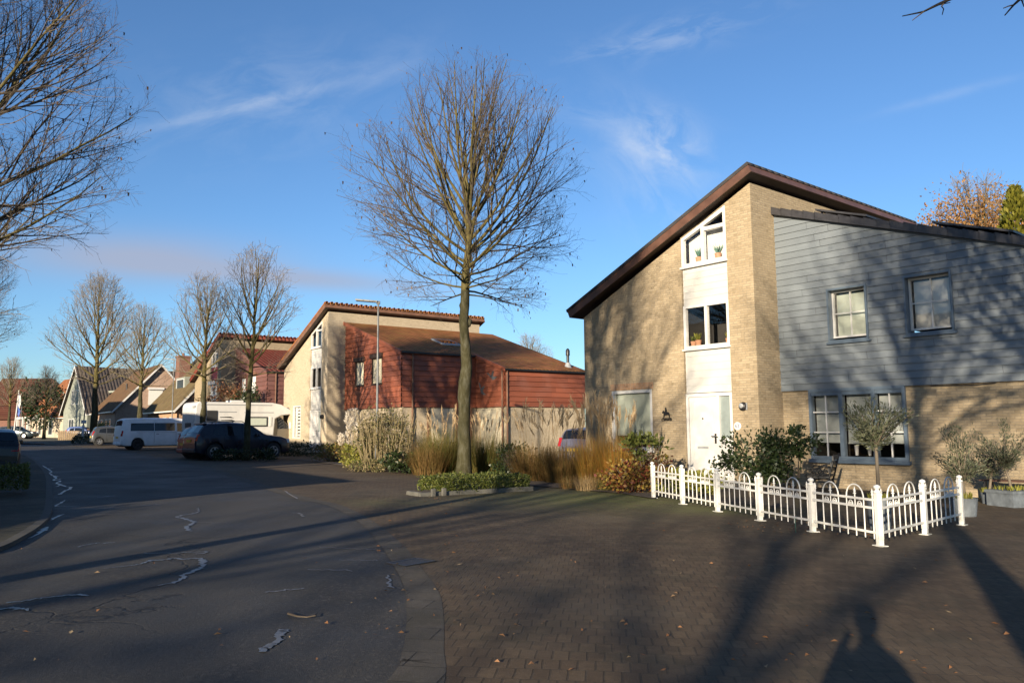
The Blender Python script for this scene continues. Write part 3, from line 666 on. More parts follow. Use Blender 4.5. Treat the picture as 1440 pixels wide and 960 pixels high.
cab = MB(); cab.tube([(3.75, 1.06, 2.40), (4.2, 1.055, 2.385), (4.7, 1.055, 2.37), (5.1, 1.06, 2.40)], .008, 5); cab.build('loose_cable', M['black'], H1)
bl = MB(); bl.lathe([(0, -.09), (.05, -.085), (.10, -.06), (.115, -.02), (.12, .0)], 16, (-.46, 0, 2.03), 'y'); lo = bl.build('wall_lamp', M['black'], H1, smooth=True, angle=50)
bl = MB(); bl.lathe([(0, -.105), (.045, -.10), (.065, -.085)], 14, (-.47, 0, 2.05), 'y'); bl.box(-.36, -.33, -.03, -.0, 1.94, 2.12); bl.build('lamp_lens', M['lead'], lo, smooth=True, angle=50)
npl = MB(); npl.lathe([(0, -.015), (.095, -.015), (.11, -.005), (.11, 0)], 20, (-.655, 0, 1.53), 'y')
npo = npl.build('number_plate', M['white'], H1)
def text(s, parent, loc, size, mat, rot=(pi / 2, 0, 0), name='lettering', ext=.003, shear=0.0):
    c = bpy.data.curves.new(name, 'FONT'); c.body = s; c.size = size; c.extrude = ext; c.align_x = 'CENTER'; c.align_y = 'CENTER'; c.shear = shear
    o = bpy.data.objects.new(name, c); COL.objects.link(o); bpy.context.view_layer.update()
    me = bpy.data.meshes.new_from_object(o.evaluated_get(bpy.context.evaluated_depsgraph_get())); bpy.data.objects.remove(o); bpy.data.curves.remove(c)
    o = bpy.data.objects.new(name, me); COL.objects.link(o); me.materials.clear(); me.materials.append(mat); o.parent = parent; o.location = loc; o.rotation_euler = rot; return o
text('63', npo, (-.655, -.018, 1.53), .13, plain('blue_enamel', (.08, .11, .22), .4))
# cut-out metal plaque of a rider on a walking horse above a scripted word
rd = [(-.02, .30), (.0, .315), (.02, .30), (.018, .27), (.035, .24), (.04, .19), (.10, .175), (.125, .15), (.14, .08), (.13, .02), (.105, .02), (.11, .07), (.085, .10), (.06, .095), (.02, .09), (-.03, .09), (-.055, .07), (-.06, .03), (-.085, .03), (-.08, .09), (-.07, .12), (-.075, .16), (-.10, .145), (-.125, .15), (-.13, .17), (-.10, .215), (-.085, .225), (-.06, .20), (-.03, .19), (-.025, .24)]
pq = MB(); pq.prism([(-2.99 + x, -.022, 1.76 + z) for x, z in rd], (0, .012, 0)); pq.box(-3.10, -2.79, -.022, -.012, 1.742, 1.775)
po = pq.build('wall_plaque', M['black'], H1)
text('Canada', po, (-2.97, -.02, 1.735), .125, M['black'], shear=.3, ext=.006)
st = MB(); st.box(-2.5, -.6, -.9, -.02, -.05, .08); st.build('doorstep', M['concrete'], H1)

# --- red boarded house
rb_ = D(462, 435, 43.6)
H2 = thing('brick_house', 'pale brick house with bright red boarded wing and cream window screens beyond the street tree', 'house', rb_, rot_of(-37.5))
mt2 = dict(brick='brick_pale', roof='roof_red', fascia='fascia_red')
house_front(H2, mt2, 'red', dp=10.2); entrance(H2, 'red')
fw_ = window(H2, -4.75, -3.55, .86, 2.75, .02, fw=.07, mull=(), room=1.0, label='white ground-floor window frame with slatted blind')
b_ = MB(); z = .98
while z < 2.65: b_.box(-4.3, -3.64, .15, .17, z, z + .12); z += .19
b_.box(-4.66, -4.34, .15, .16, .95, 2.67); b_.build('blind', M['blind_white'], fw_)
def red_wing(H, mats, clad, pitch, screen, x1=6.3, full=True, d=10.2):
    holes = [(1.30, 2.32, 3.66, 4.97), (3.2, 4.32, 3.66, 5.02)]
    c = MB(); clad_face(c, .0, x1, 2.42, 7.25, 1.07, holes, (7.15, EXT_M), pitch, .045); c.build('boarded_wall', M[clad], H, fix=False)
    c = MB(); clad_face(c, 1.07, 5.6 if full else d, 2.42, 5.12, x1, (), None, pitch, .045, flip=True, sgn=1); c.build('boarded_side_wall', M[clad], H, fix=False)
    w = MB(); w.poly([(0, 1.12, -.3), (x1 - .04, 1.12, -.3), (x1 - .04, 1.12, 2.44), (0, 1.12, 2.44)])
    w.poly([(x1 - .04, 1.12, -.3), (x1 - .04, 5.62 if full else d, -.3), (x1 - .04, 5.62 if full else d, 2.44), (x1 - .04, 1.12, 2.44)]); w.build('wing_wall', M[mats['brick']], H, fix=False)
    for i, (a, b_, zc, zd) in enumerate(holes):
        f = MB(); frame_rect(f, a, b_, zc, zd, 1.03, 1.16, .05); f.box(a - .04, b_ + .04, 1.0, 1.1, zc - .05, zc - .002); f.box(a - .10, b_ + .08, .94, 1.06, zd + .002, zd + .22); fo = f.build('window_frame', M['soffit'] if full else M['fascia_red'], H)
        s = MB(); s.box(a + .05, b_ - .05, 1.10, 1.12, zc + .05, zd - .05); s.build('roller_screen', M[screen], fo)
    if full: ro, zf = low_roof(H, mats, 0, x1 + .12, .97, 11.2, 7.20, steps=[(8.95, 5.45)])
    else: ro, zf = low_roof(H, mats, 0, x1 + .12, .97, d, 7.20)
    v = MB(); v.prism([(-.02, .90, 7.13), (x1 + .14, .90, 7.13 + EXT_M * (x1 + .16)), (x1 + .14, .90, 7.33 + EXT_M * (x1 + .16)), (-.02, .90, 7.33)], (0, .07, 0))
    v.build('verge_board', M[clad], H)
    gt = MB(); gt.box(x1 + .06, x1 + .18, .97, 5.44 if full else d, 5.08, 5.17); gt.build('gutter', M['black'], H)
    downpipe(H, x1 + .07, 1.65, -.2, 5.08, 'fascia_red')
    return zf
zf = red_wing(H2, mt2, 'clad_red', .26, 'cream')
# its rear wing, one step further out
c = MB(); clad_face(c, 6.3, 8.8, 2.42, 5.2, 5.55, (), (7.15, EXT_M), .26, .045); clad_face(c, 5.55, 11.0, 2.42, 4.27, 8.8, (), None, .26, .045, flip=True, sgn=1); c.build('rear_boarded_wall', M['clad_red'], H2, fix=False)
w = MB(); w.poly([(6.3, 5.6, -.3), (8.76, 5.6, -.3), (8.76, 5.6, 2.44), (6.3, 5.6, 2.44)]); w.poly([(8.76, 5.6, -.3), (8.76, 11.0, -.3), (8.76, 11.0, 2.44), (8.76, 5.6, 2.44)]); w.poly([(0, 11.0, -.3), (8.76, 11.0, -.3), (8.76, 11.0, 4.2), (0, 11.0, 7)]); w.build('rear_wing_wall', M['brick_pale'], H2, fix=False)
v = MB(); v.prism([(6.3, 5.40, 7.13 + EXT_M * 6.3), (8.97, 5.40, 7.13 + EXT_M * 8.97), (8.97, 5.40, 7.32 + EXT_M * 8.97), (6.3, 5.40, 7.32 + EXT_M * 6.3)], (0, .06, 0)); v.build('verge_board', M['clad_red'], H2)
gt = MB(); gt.box(8.86, 8.98, 5.44, 11.0, 4.24, 4.33); gt.build('gutter', M['black'], H2)
downpipe(H2, 8.72, 5.44, -.2, 4.25, 'fascia_red'); downpipe(H2, 8.87, 5.65, -.2, 4.25, 'fascia_red')
g = MB(); g.box(6.75, 8.65, 5.52, 5.59, -.1, 2.28); frame_rect(g, 6.70, 8.70, -.12, 2.34, 5.50, 5.59, .05); g.build('garage_door', M['cream'], H2)
g = MB(); g.box(6.262, 6.31, 2.75, 4.1, -.1, 2.36); go = g.build('panel_door', M['cream'], H2)
for yy in (2.55, 4.25, 5.15): g = MB(); g.box(6.262, 6.36, yy, yy + .10, -.2, 2.42); g.build('timber_post', M['fascia_red'], H2)
sk = MB(); zz = lambda x: zf(x) + .10
sk.prism([(3.3, 4.6, zz(3.3) + .02), (4.5, 4.6, zz(4.5) + .02), (4.5, 4.6, zz(4.5) + .10), (3.3, 4.6, zz(3.3) + .10)], (0, 1.2, 0)); so = sk.build('roof_window', M['lead'], H2)
sk = MB(); sk.prism([(3.42, 4.7, zz(3.42) + .102), (4.38, 4.7, zz(4.38) + .102), (4.38, 4.7, zz(4.38) + .108), (3.42, 4.7, zz(3.42) + .108)], (0, 1.0, 0)); sk.build('pane', M['glass_dark'], so)
fl = MB(); fx, fy = 8.0, 10.5; z0 = zz(fx); fl.lathe([(.24, -.12), (.16, .10), (.12, .22)], 12, (fx, fy, z0)); fo = fl.build('flue_collar', M['lead'], H2, smooth=True)
fl = MB(); fl.lathe([(.08, .2), (.08, .6), (.115, .63), (.115, .9), (.05, 1.0), (0, 1.02)], 12, (fx, fy, z0)); fl.build('flue_pipe', M['black'], fo, smooth=True, angle=40)
def bird(pts_c, s, tilt):
    q = [(-.55, .30), (-.30, .22), (-.08, .02), (.10, .28), (.22, .30), (.12, .0), (.30, -.10), (.55, -.12), (.30, -.22), (.08, -.26), (-.05, -.14), (-.30, .08)]
    ca, sa = cos(tilt), sin(tilt); b = MB(); b.prism([(pts_c[0] + s * (x * ca - z * sa), 5.50, pts_c[1] + s * (x * sa + z * ca)) for x, z in q], (0, .02, 0)); return b.build('bird_ornament', M['steel'], H2)
bird((7.75, 4.0), .85, .1); bird((6.85, 3.35), .85, -.45)
wl_ = MB(); wl_.lathe([(0, -.20), (.10, -.17), (.13, -.02), (.13, 0)], 12, (-.45, 0, 2.05), 'y'); wl_.build('wall_lamp', M['black'], H2, smooth=True, angle=50)

# --- third house of the same type
tb = D(312, 485, 58)
H3 = thing('brick_house', 'farther buff brick house with maroon boarded wing and red roof edge, behind the motorhome', 'house', tb, rot_of(-38))
mt3 = dict(brick='brick', roof='roof_maroon', fascia='roof_maroon')
house_front(H3, mt3, 'red', dp=11.5); entrance(H3, 'third')
p3 = MB(); p3.box(-2.28, -.82, .045, .058, 4.9, 5.93); p3.build('maroon_panel', plain('maroon_panel', (.19, .02, .025), .45), H3)
p3 = MB(); p3.box(-2.4, -.7, -.18, .02, 4.62, 4.86); p3.build('shutter_box', M['white'], H3)
p3 = MB(); p3.box(-2.21, -.89, .035, .045, 3.74, 4.62); p3.build('roller_shutter', M['white'], H3)
window(H3, -4.75, -3.55, .86, 2.75, .02, fw=.07, room=1.0)
red_wing(H3, mt3, 'clad_maroon', .30, 'blind_white', full=False, d=11.5)

# ------------------------------------------------------------------ older houses further down the street
def gable_house(name, label, loc, rz, w, d, eave, ridge, wall, roof, rake='white', ridge_along='y', over=.35, wallm=None):
    """gable ends at y=0 and y=d (ridge along y), or ridge along x for side-on roofs"""
    h = thing(name, label, 'house', loc, rz); b = MB()
    b.poly([(0, 0, -1), (w, 0, -1), (w, 0, eave), (w / 2, 0, ridge), (0, 0, eave)]); b.poly([(0, d, -1), (w, d, -1), (w, d, eave), (w / 2, d, ridge), (0, d, eave)])
    b.poly([(0, 0, -1), (0, d, -1), (0, d, eave), (0, 0, eave)]); b.poly([(w, 0, -1), (w, d, -1), (w, d, eave), (w, 0, eave)])
    b.build('wall', M[wall], h, fix=False)
    sl = (ridge - eave) / (w / 2); r = MB(); t = .14; o = over
    zf = lambda x: eave + sl * x + .02
    r.prism([(-o, -o, zf(-o)), (w / 2, -o, zf(w / 2)), (w / 2, -o, zf(w / 2) + t), (-o, -o, zf(-o) + t)], (0, d + 2 * o, 0))
    r.prism([(w + o, -o, zf(-o)), (w / 2, -o, zf(w / 2)), (w / 2, -o, zf(w / 2) + t), (w + o, -o, zf(-o) + t)], (0, d + 2 * o, 0))
    ro = r.build('roof', M[roof], h)
    k = MB()
    for yy in (-o - .04, d + o):
        for sgn in (0, 1):
            X = (lambda x: w - x) if sgn else (lambda x: x)
            k.prism([(X(-o), yy, zf(-o) - .12), (X(w / 2), yy, zf(w / 2) - .12), (X(w / 2), yy, zf(w / 2) + .12), (X(-o), yy, zf(-o) + .12)], (0, .04, 0))
    k.box(-o - .10, -o, -o, d + o, zf(-o) - .02, zf(-o) + .10); k.box(w + o, w + o + .10, -o, d + o, zf(-o) - .02, zf(-o) + .10)
    k.build('bargeboard', M[rake], ro)
    return h, zf, sl
def side_window(h, x, y0, y1, z0, z1, sgn=-1, fm='white', shutter=False):
    f = MB(); a, b_ = sorted((x + sgn * .03, x - sgn * .08))
    f.box(a, b_, y0, y1, z0, z0 + .07); f.box(a, b_, y0, y1, z1 - .07, z1); f.box(a, b_, y0, y0 + .07, z0 + .07, z1 - .07); f.box(a, b_, y1 - .07, y1, z0 + .07, z1 - .07)
    fo = f.build('window_frame', M[fm], h); p = MB(); xx = x + sgn * .012
    p.poly([(xx, y0 + .06, z0 + .06), (xx, y1 - .06, z0 + .06), (xx, y1 - .06, z1 - .06), (xx, y0 + .06, z1 - .06)]); p.build('roller_shutter' if shutter else 'pane', M['blind_white' if shutter else 'frosted_dark'], fo, fix=False)
def front_window(h, x0, x1, z0, z1, y=0, fm='white', shutter=False):
    f = MB(); frame_rect(f, x0, x1, z0, z1, y - .04, y + .06, .07); f.box((x0 + x1) / 2 - .03, (x0 + x1) / 2 + .03, y - .038, y + .05, z0 + .07, z1 - .07); fo = f.build('window_frame', M[fm], h); p = MB()
    yy = y - .012 if not shutter else y - .045
    p.poly([(x0 + .06, yy, z0 + .06), (x1 - .06, yy, z0 + .06), (x1 - .06, yy, z1 - .06), (x0 + .06, yy, z1 - .06)]); p.build('roller_shutter' if shutter else 'pane', M['blind_white' if shutter else 'frosted_dark'], fo, fix=False)
M['roof_black'] = roofmat('black_pantiles', (.07, .055, .05), (.11, .09, .08), (.12, .11, .09), axis='y', pw=.42, slope=.85, amt=.4, bumpst=1.0)
M['roof_orangey'] = roofmat('orange_brown_roof_tiles', (.20, .075, .035), (.27, .11, .05), (.13, .085, .04), axis='y', slope=.7, amt=.5)
M['frosted_dark'] = plain('dark_glazing', (.03, .035, .04), .08, spec=.8)
def side_frame(az): return rot_of(az)
# house with chimney and dormer next to the third house: eaves face left (house x runs along b, roof slopes face +-x)
def at_px(px, py, Y): p = ray(px, py); s = Y / p.y; q = EYE + p * s; return Vector((q.x, q.y, gz(q.x)))
az4 = -38
o4 = at_px(207, 600, 74)                             # far left corner of its sunny eaves wall
e4a = Vector((-sin(radians(az4)), -cos(radians(az4)), 0))    # from the far corner back towards us
bdir = Vector((cos(radians(az4)), -sin(radians(az4)), 0))
# frame: local y runs away from us, local x to the right-back, so the wall facing left is x=0
H4 = None
def left_eave_house(label, corner_far, length, az, w, eave, ridge, wall, roof, rake='white'):
    e = Vector((-sin(radians(az)), -cos(radians(az)), 0)); base = corner_far + e * length; base.z = gz(base.x)
    return gable_house('brick_house', label, base, radians(-az), w, length, eave, ridge, wall, roof, rake)
H4, zf4, s4 = left_eave_house('low orange brick house with a tall chimney and grey dormer', o4, 9.5, az4, 9.0, 3.1, 8.2, 'brick_orange', 'roof_moss')
ch = MB(); ch.box(2.2, 3.2, 7.9, 9.1, 4.5, 8.0); ch.box(2.12, 3.28, 7.82, 9.18, 8.0, 8.15); ch.lathe([(.12, 8.15), (.10, 8.45)], 8, (2.7, 8.5, 0)); ch.build('chimney', M['brick_red'], H4)
dm = MB(); dm.box(1.5, 3.8, 3.4, 6.2, 4.3, 5.9); dm.build('dormer', M['clad_grey'], H4); side_window(H4, 1.5, 3.7, 5.9, 4.5, 5.75)
for ya in (1.2, 3.2, 5.6, 7.4): side_window(H4, 0, ya, ya + 1.0, .9, 2.3)
# brick gable house: eaves wall faces left, gable faces right-front
o5 = at_px(131, 604, 92)
H5, zf5, s5 = left_eave_house('pink brick house with steep brown roof and white bargeboards', o5, 13.0, -36, 8.4, 3.3, 7.9, 'brick_pink', 'roof_brown')
front_window(H5, 3.1, 4.5, 3.7, 5.3, shutter=True); front_window(H5, 5.3, 6.4, 3.7, 5.2, shutter=True)
for q in ((3.0, 4.6, 5.32), (5.2, 6.5, 5.22)): sbx = MB(); sbx.box(q[0], q[1], -.22, -.06, q[2], q[2] + .22); sbx.build('shutter_box', M['white'], H5)
front_window(H5, 3.2, 4.7, .8, 1.9)
for ya in (2.0, 4.2, 7.0, 9.5): side_window(H5, 0, ya, ya + 1.1, .5, 2.3)
vp = MB(); vp.tube([(1.9, 5, zf5(1.9)), (1.9, 5, zf5(1.9) + .75)], .09, 8); vp.build('vent_pipe', M['black'], H5)
# grey boarded gable house, ridge running right
o6 = at_px(88, 604, 102)
H6, zf6, s6 = gable_house('gable_house', 'grey-green boarded gable house with white bargeboards and dark tiled roof', o6, radians(-37), 6.4, 15, 3.4, 8.9, 'clad_grey', 'roof_black')
front_window(H6, 2.1, 2.9, 4.2, 6.0); front_window(H6, 3.2, 4.0, 4.2, 6.0); front_window(H6, 1.6, 3.0, .9, 2.4)
dm = MB(); dm.box(5.0, 6.9, 3.5, 8.0, 3.2, 5.7); dm.box(4.6, 7.2, 3.1, 8.4, 5.7, 5.95); dmo = dm.build('dormer', M['clad_grey'], H6)
dm = MB(); dm.box(6.86, 6.93, 4.0, 5.5, 3.7, 5.4); dm.box(6.86, 6.93, 5.9, 7.5, 3.7, 5.4); dm.build('dormer_window', M['frosted_dark'], dmo)
# low house with orange-brown roof and cream porch
o7 = at_px(36, 605, 118)
H7, zf7, s7 = left_eave_house('low cream house with orange-brown roof and arched porch', o7, 19, -48, 10, 3.0, 8.6, 'brick_cream', 'roof_orangey')
for ya, yb in ((2.0, 3.6), (8.0, 9.6), (12.4, 13.6)): side_window(H7, 0, ya, yb, .4, 2.4)
pc = MB()
for yy in (14.0, 16.2, 18.6): pc.box(-1.3, -1.0, yy, yy + .3, -.5, 2.9)
pc.box(-1.35, 0, 13.9, 19, 2.7, 3.0); pc.build('porch', M['white'], H7)
rw = MB(); q = zf7(2.2); rw.prism([(1.7, 6, zf7(1.7) + .15), (2.7, 6, zf7(2.7) + .15), (2.7, 6, zf7(2.7) + .22), (1.7, 6, zf7(1.7) + .22)], (0, 1.4, 0)); rw.build('roof_window', M['lead'], H7)
gd = MB(); gd.box(.3, 3.4, -.06, .05, -.2, 2.4); gd.build('garage_door', M['darkplastic'], H7)
# wide dark red hipped house at the far end
H8 = thing('hipped_house', 'wide house with a large dark wine-red hipped roof at the far end', 'house', at_px(-40, 605, 125), radians(8))
hw, hd, he, hr = 14.5, 11, 2.6, 9.3
w = MB(); w.box(0, hw, 0, hd, -1, he); w.build('wall', M['brick_red'], H8)
r = MB(); A = [(-.5, -.5, he - .1), (hw + .5, -.5, he - .1), (hw + .5, hd + .5, he - .1), (-.5, hd + .5, he - .1)]; B0, B1 = (1.5, hd / 2, hr), (hw - 5.2, hd / 2, hr)
r.poly([A[0], A[1], B1, B0]); r.poly([A[1], A[2], B1]); r.poly([A[2], A[3], B0, B1]); r.poly([A[3], A[0], B0]); r.build('roof', M['roof_wine'], H8, fix=False)
front_window(H8, 2, 3.4, .6, 2.0); front_window(H8, 9, 10.6, .6, 2.0)
# row house on the near left, across the road: its shadow lies over the carriageway
H9 = thing('terraced_house', 'red brick house across the road whose shadow covers the street', 'house', (-21.2, 12.5, gz(-21)), radians(33))
hw, hd, he, hr = 7.5, 27, 4.2, 6.6
w = MB(); w.poly([(0, 0, -1), (hw, 0, -1), (hw, 0, he), (hw / 2, 0, hr), (0, 0, he)]); w.poly([(0, hd, -1), (hw, hd, -1), (hw, hd, he), (hw / 2, hd, hr), (0, hd, he)]); w.poly([(hw, 0, -1), (hw, hd, -1), (hw, hd, he), (hw, 0, he)]); w.poly([(0, 0, -1), (0, hd, -1), (0, hd, he), (0, 0, he)])
w.build('wall', M['brick_red'], H9, fix=False)
g = MB(); g.box(.5, 7.5, -9, -.02, -1, 2.9); g.box(.3, 7.7, -9.2, -.01, 2.9, 3.1); g.build('garage', M['brick_red'], H9)  # unseen low block added to this house for its shadow on the road
r = MB(); r.prism([(-.4, -.3, he - .1), (hw / 2, -.3, hr + .1), (hw + .4, -.3, he - .1), (hw + .4, -.3, he), (hw / 2, -.3, hr + .25), (-.4, -.3, he)], (0, hd + .6, 0)); r.build('roof', M['roof_dark'], H9)
for yy in range(2, 26, 4): side_window(H9, hw, yy, yy + 1.4, .9, 2.3, sgn=1); side_window(H9, hw, yy + .2, yy + 1.2, 2.9, 3.9, sgn=1)

# unseen houses added to block bright sky in window and car reflections
Hb = gable_house('brick_house', 'brown brick house added behind the viewpoint to darken reflections', (-48, -62, gz(-48)), radians(20), 11, 30, 4.5, 8.6, 'brick_red', 'roof_brown')[0]
Hc = gable_house('brick_house', 'buff brick house added far behind the viewpoint to darken reflections', (2, -70, gz(2)), radians(75), 10, 26, 4.5, 8.8, 'brick', 'roof_moss')[0]
Hd = gable_house('sky_blocker', 'tall brown brick block added left of the street to hide bright sky from reflections', (-70, -22, gz(-70)), radians(12), 13, 44, 9.5, 13.0, 'brick_red', 'roof_brown')[0]
He = gable_house('brick_house', 'long brown roofed house added left of the far street to darken car reflections', (-46, 48, gz(-46)), radians(30), 9, 22, 5.5, 9.0, 'brick_red', 'roof_brown')[0]
# ------------------------------------------------------------------ trees
def barkmat(name, a, b_, c, sc=7):
    m = new_mat(name); n = N(m); v = n.obj(); mp = n.add('ShaderNodeMapping'); n.set(mp, 0, v); mp.inputs['Scale'].default_value = (1, 1, .35)
    f = n.noise(mp.outputs[0], sc, 6, .65); col = n.ramp(f, [(.32, a), (.5, b_), (.68, c)])
    col = n.mix(n.maprange(n.noise(v, sc * 3.5, 4), .62, .72, 0, .4), col, (.15, .145, .115))
    n.finish(col, .9, 0, n.bump(n.noise(mp.outputs[0], sc * 4, 5, .7), .9, .03), .15); return m
M['bark'] = barkmat('mossy_bark', (.022, .022, .011), (.044, .040, .020), (.075, .072, .050))
M['limb'] = barkmat('lichen_limbs', (.045, .038, .013), (.085, .070, .025), (.12, .10, .045), 5)
M['twig'] = plain('dark_twigs', (.062, .046, .030), .8, var=.3, scale=2)
M['twig_pale'] = plain('pale_twigs', (.13, .105, .075), .8, var=.3, scale=2)
M['seed'] = leafmat('dry_bracts', [(.07, .042, .025), (.10, .062, .038), (.045, .03, .022)])
def make_tree(name, label, seed, H, clear, CR, r0, nprim=34, side=(9, 6, 3), twig=.0042, lean=(0, 0), bends=.05, seeds=0, wide=.36, twigm='twig', lowdroop=.25, pspan=.74, el0=8, elp=.8, pr=.014, thin=1.0, group='bare street trees', n1=6):
    rr = random.Random(seed); u = rr.uniform
    t = thing(name, label, 'tree', (0, 0, 0), 0, group)
    tr, cr, sd = MB(), MB(), MB()
    zlow = clear - .9
    def renv(z):
        f = (z - zlow) / (H - zlow)
        if f <= 0 or f >= 1: return 0.02
        return CR * (sqrt(f / wide) ** .9 if f < wide else max(0, 1 - ((f - wide) / (1 - wide)) ** 1.7) ** .72 * .95 + .05)
    # trunk and leader
    tp, trad = [], []; nt = 26; ox = oy = 0
    for i in range(nt + 1):
        z = H * .93 * i / nt; ox += u(-bends, bends); oy += u(-bends, bends)
        if i < 3: ox = oy = 0
        tp.append(Vector((lean[0] * z + ox, lean[1] * z + oy, z - (.1 if i == 0 else 0))))
        f = z / H
        rr_ = r0 * (1 - .42 * min(1, z / clear)) if z < clear else r0 * .58 * (1 - (z - clear) / (H * .95 - clear)) ** 1.15 + .012
        if i == 0: rr_ = r0 * 1.35
        if i == 1: rr_ *= 1.04
        if 3 < i and z < clear: rr_ *= u(.92, 1.16)
        trad.append(rr_)
    tr.tube(tp, trad, n1 + 4)
    def trunk_at(z):
        f = z / (H * .93) * nt; i = min(nt - 1, max(0, int(f))); return tp[i].lerp(tp[i + 1], f - i), trad[i] + (trad[i + 1] - trad[i]) * (f - i)
    def march(p, d):
        L = 0; q = p.copy()
        while L < 12:
            q = q + d * .15; L += .15
            if q.z > H or math.hypot(q.x - lean[0] * q.z, q.y - lean[1] * q.z) > renv(q.z): break
        return L
    def branch(p, d, L, r, lev, trop):
        k = (7, 5, 4, 3)[lev]; pts, rad = [p.copy()], [r]; q, dd = p.copy(), d.copy(); step = L / k
        for i in range(k):
            f = (i + 1) / k; w = (.10, .17, .2, .25)[lev]
            dd = dd + Vector((u(-w, w), u(-w, w), u(-w, w) + trop * (.30 if lev == 0 else .14))); dd.normalize()
            q = q + dd * step; pts.append(q.copy()); rad.append(max(twig * .8, r * (1 - .80 * f)))
        (tr if lev == 0 else cr).tube(pts, rad, (n1, 4, 3, 3)[lev], cap=False)
        if lev >= 3:
            if seeds and rr.random() < seeds:
                e = pts[-1]; s = u(.03, .06); a = u(0, 6.28); ax = Vector((cos(a), sin(a), 0)) * s * .5; sd.poly([e - ax, e + ax, e + ax * .6 + Vector((0, 0, -s * 1.6)), e - ax * .6 + Vector((0, 0, -s * 1.6))])
            return
        n = max(2, int(side[lev] * (thin if p0z[0] > .45 else 1.0) * (min(1.5, L / (3.0 if lev == 0 else 1.2)) if lev < 2 else 1)))
        for j in range(n):
            f = .16 + .82 * (j + u(.1, .9)) / n if lev == 0 else .12 + .86 * (j + u(.1, .9)) / n
            x = f * k; i = min(k - 1, int(x)); b_ = pts[i].lerp(pts[i + 1], x - i); rb = rad[i] + (rad[i + 1] - rad[i]) * (x - i)
            t0 = (pts[i + 1] - pts[i]).normalized()
            perp = t0.cross(Vector((u(-1, 1), u(-1, 1), u(-1, 1)))); perp.normalize()
            if lev < 2: perp = (perp + Vector((0, 0, .35))).normalized()
            an = radians(u(28, 52)); c = (t0 * cos(an) + perp * sin(an)).normalized()
            if lev == 0: l2 = min(march(b_, c) * u(.8, 1.05), (L * (1 - f)) * .75 + .7)
            elif lev == 1: l2 = min(march(b_, c) + .15, L * (1 - f) * .7 + .32) * u(.7, 1.1)
            else: l2 = u(.22, .5)
            if l2 < .12: continue
            branch(b_, c, l2, max(twig, rb * (.62 if lev == 0 else .66)), lev + 1, trop if lev == 0 else u(-.1, .5))
    p0z = [0]
    for i in range(nprim):
        s = i / (nprim - 1); p0z[0] = s; h = clear + (H * pspan - clear) * s ** 1.25 + u(-.1, .1)
        if i == 0: h = clear
        p, rt = trunk_at(h); az = i * 2.399 + u(-.35, .35); el = radians(el0 + (74 - el0) * s ** elp + u(-9, 9))
        d = Vector((cos(az) * cos(el), sin(az) * cos(el), sin(el))); L = max(.5, march(p, d) * u(.9, 1.06))
        trop = .38 if s > .25 else .20
        if i < 4 and lowdroop: trop = -lowdroop * .3
        branch(p, d, L, min(rt * .62, pr * L + .011), 0, trop)
    tro = tr.build('trunk', [M['bark'], M['limb']], t, smooth=True, fix=False)
    # upper limbs show the yellow-green lichen
    mi = [1 if p.center.z > clear * 1.02 else 0 for p in tro.data.polygons]; tro.data.polygons.foreach_set('material_index', mi)
    cr.build('crown', M[twigm], t, fix=False)
    if sd.v: sd.build('dry_bract', M['seed'], t, fix=False)['kind'] = 'stuff'
    return t
T1 = make_tree('bare_tree', 'tall bare lime tree with knotted mossy trunk growing from the low box hedge', 11, 13.1, 5.5, 4.35, .215, nprim=36, side=(9, 5, 4), seeds=.10, bends=.05, wide=.44, lean=(.022, 0), n1=7, twig=.0030, pr=.0088, pspan=.66, el0=0, elp=1.05, thin=.60)
T1.location = D(652, 672, 24.2); T1.rotation_euler.z = .0
kn = MB()                                            # knots and old pruning collars on its trunk
for kk, (x, y, z, r) in enumerate(((.0, -.07, 5.15, .13), (.0, -.06, 4.2, .12), (.16, -.05, 4.65, .10))):
    kn = MB(); pr = [(r * sin(pi * q / 6), -r * cos(pi * q / 6) * 1.5) for q in range(7)]; kn.lathe(pr, 9, (x, y, z)); kn.v = [(a + U(-.015, .015), b + U(-.015, .015), c + U(-.015, .015)) for a, b, c in kn.v]; kn.build('knot', M['bark'], T1, smooth=True)
TA = make_tree('bare_tree', 'bare tree whose lit twigs reach in from the left edge over the road', 23, 15.0, 5.0, 5.3, .25, nprim=36, side=(9, 6, 4), seeds=.05, wide=.36, twig=.0032, pr=.009, el0=16, lowdroop=0)
TA.location = (-13.6, 17.6, gz(-13.6))
TB = make_tree('bare_tree', 'slim dark trunked bare tree beside the navy car in the small hedge', 31, 9.7, 3.7, 2.15, .16, nprim=24, side=(6, 4, 2), twig=.006, twigm='twig_pale', lean=(.035, 0), bends=.02, wide=.42)
TB.location = D(346, 640, 35.2)
TC = make_tree('bare_tree', 'bare tree with pale trunk standing between the white motorhome and the van', 37, 11.0, 4.4, 3.0, .24, nprim=22, side=(6, 4, 2), twig=.007, twigm='twig_pale', bends=.03)
TC.location = D(283, 630, 44.5); TC.scale = (.92, .92, .92)
TD = make_tree('bare_tree', 'largest bare tree of the far row, in front of the grey gable house', 41, 15.8, 5.2, 4.6, .34, nprim=24, side=(7, 4, 2), twig=.009, twigm='twig_pale', bends=.05, lowdroop=0)
TD.location = D(131, 612, 72)
G = 'bare street trees'
dup(TC, D(194, 625, 60), 2.0, .98, 'bare tree with forked pale trunk behind the white van', G)
dup(TC, D(62, 611, 96), 1.0, .80, 'small bare tree in front of the orange-brown roofed house', G)
dup(TC, D(12, 613, 92), 4.0, .86, 'bare tree beside the flagpole at the far left', G)
dup(TD, (-18.2, 24.0, gz(-18)), 2.5, .80, 'bare tree at the left edge behind the nearer overhanging tree', G)
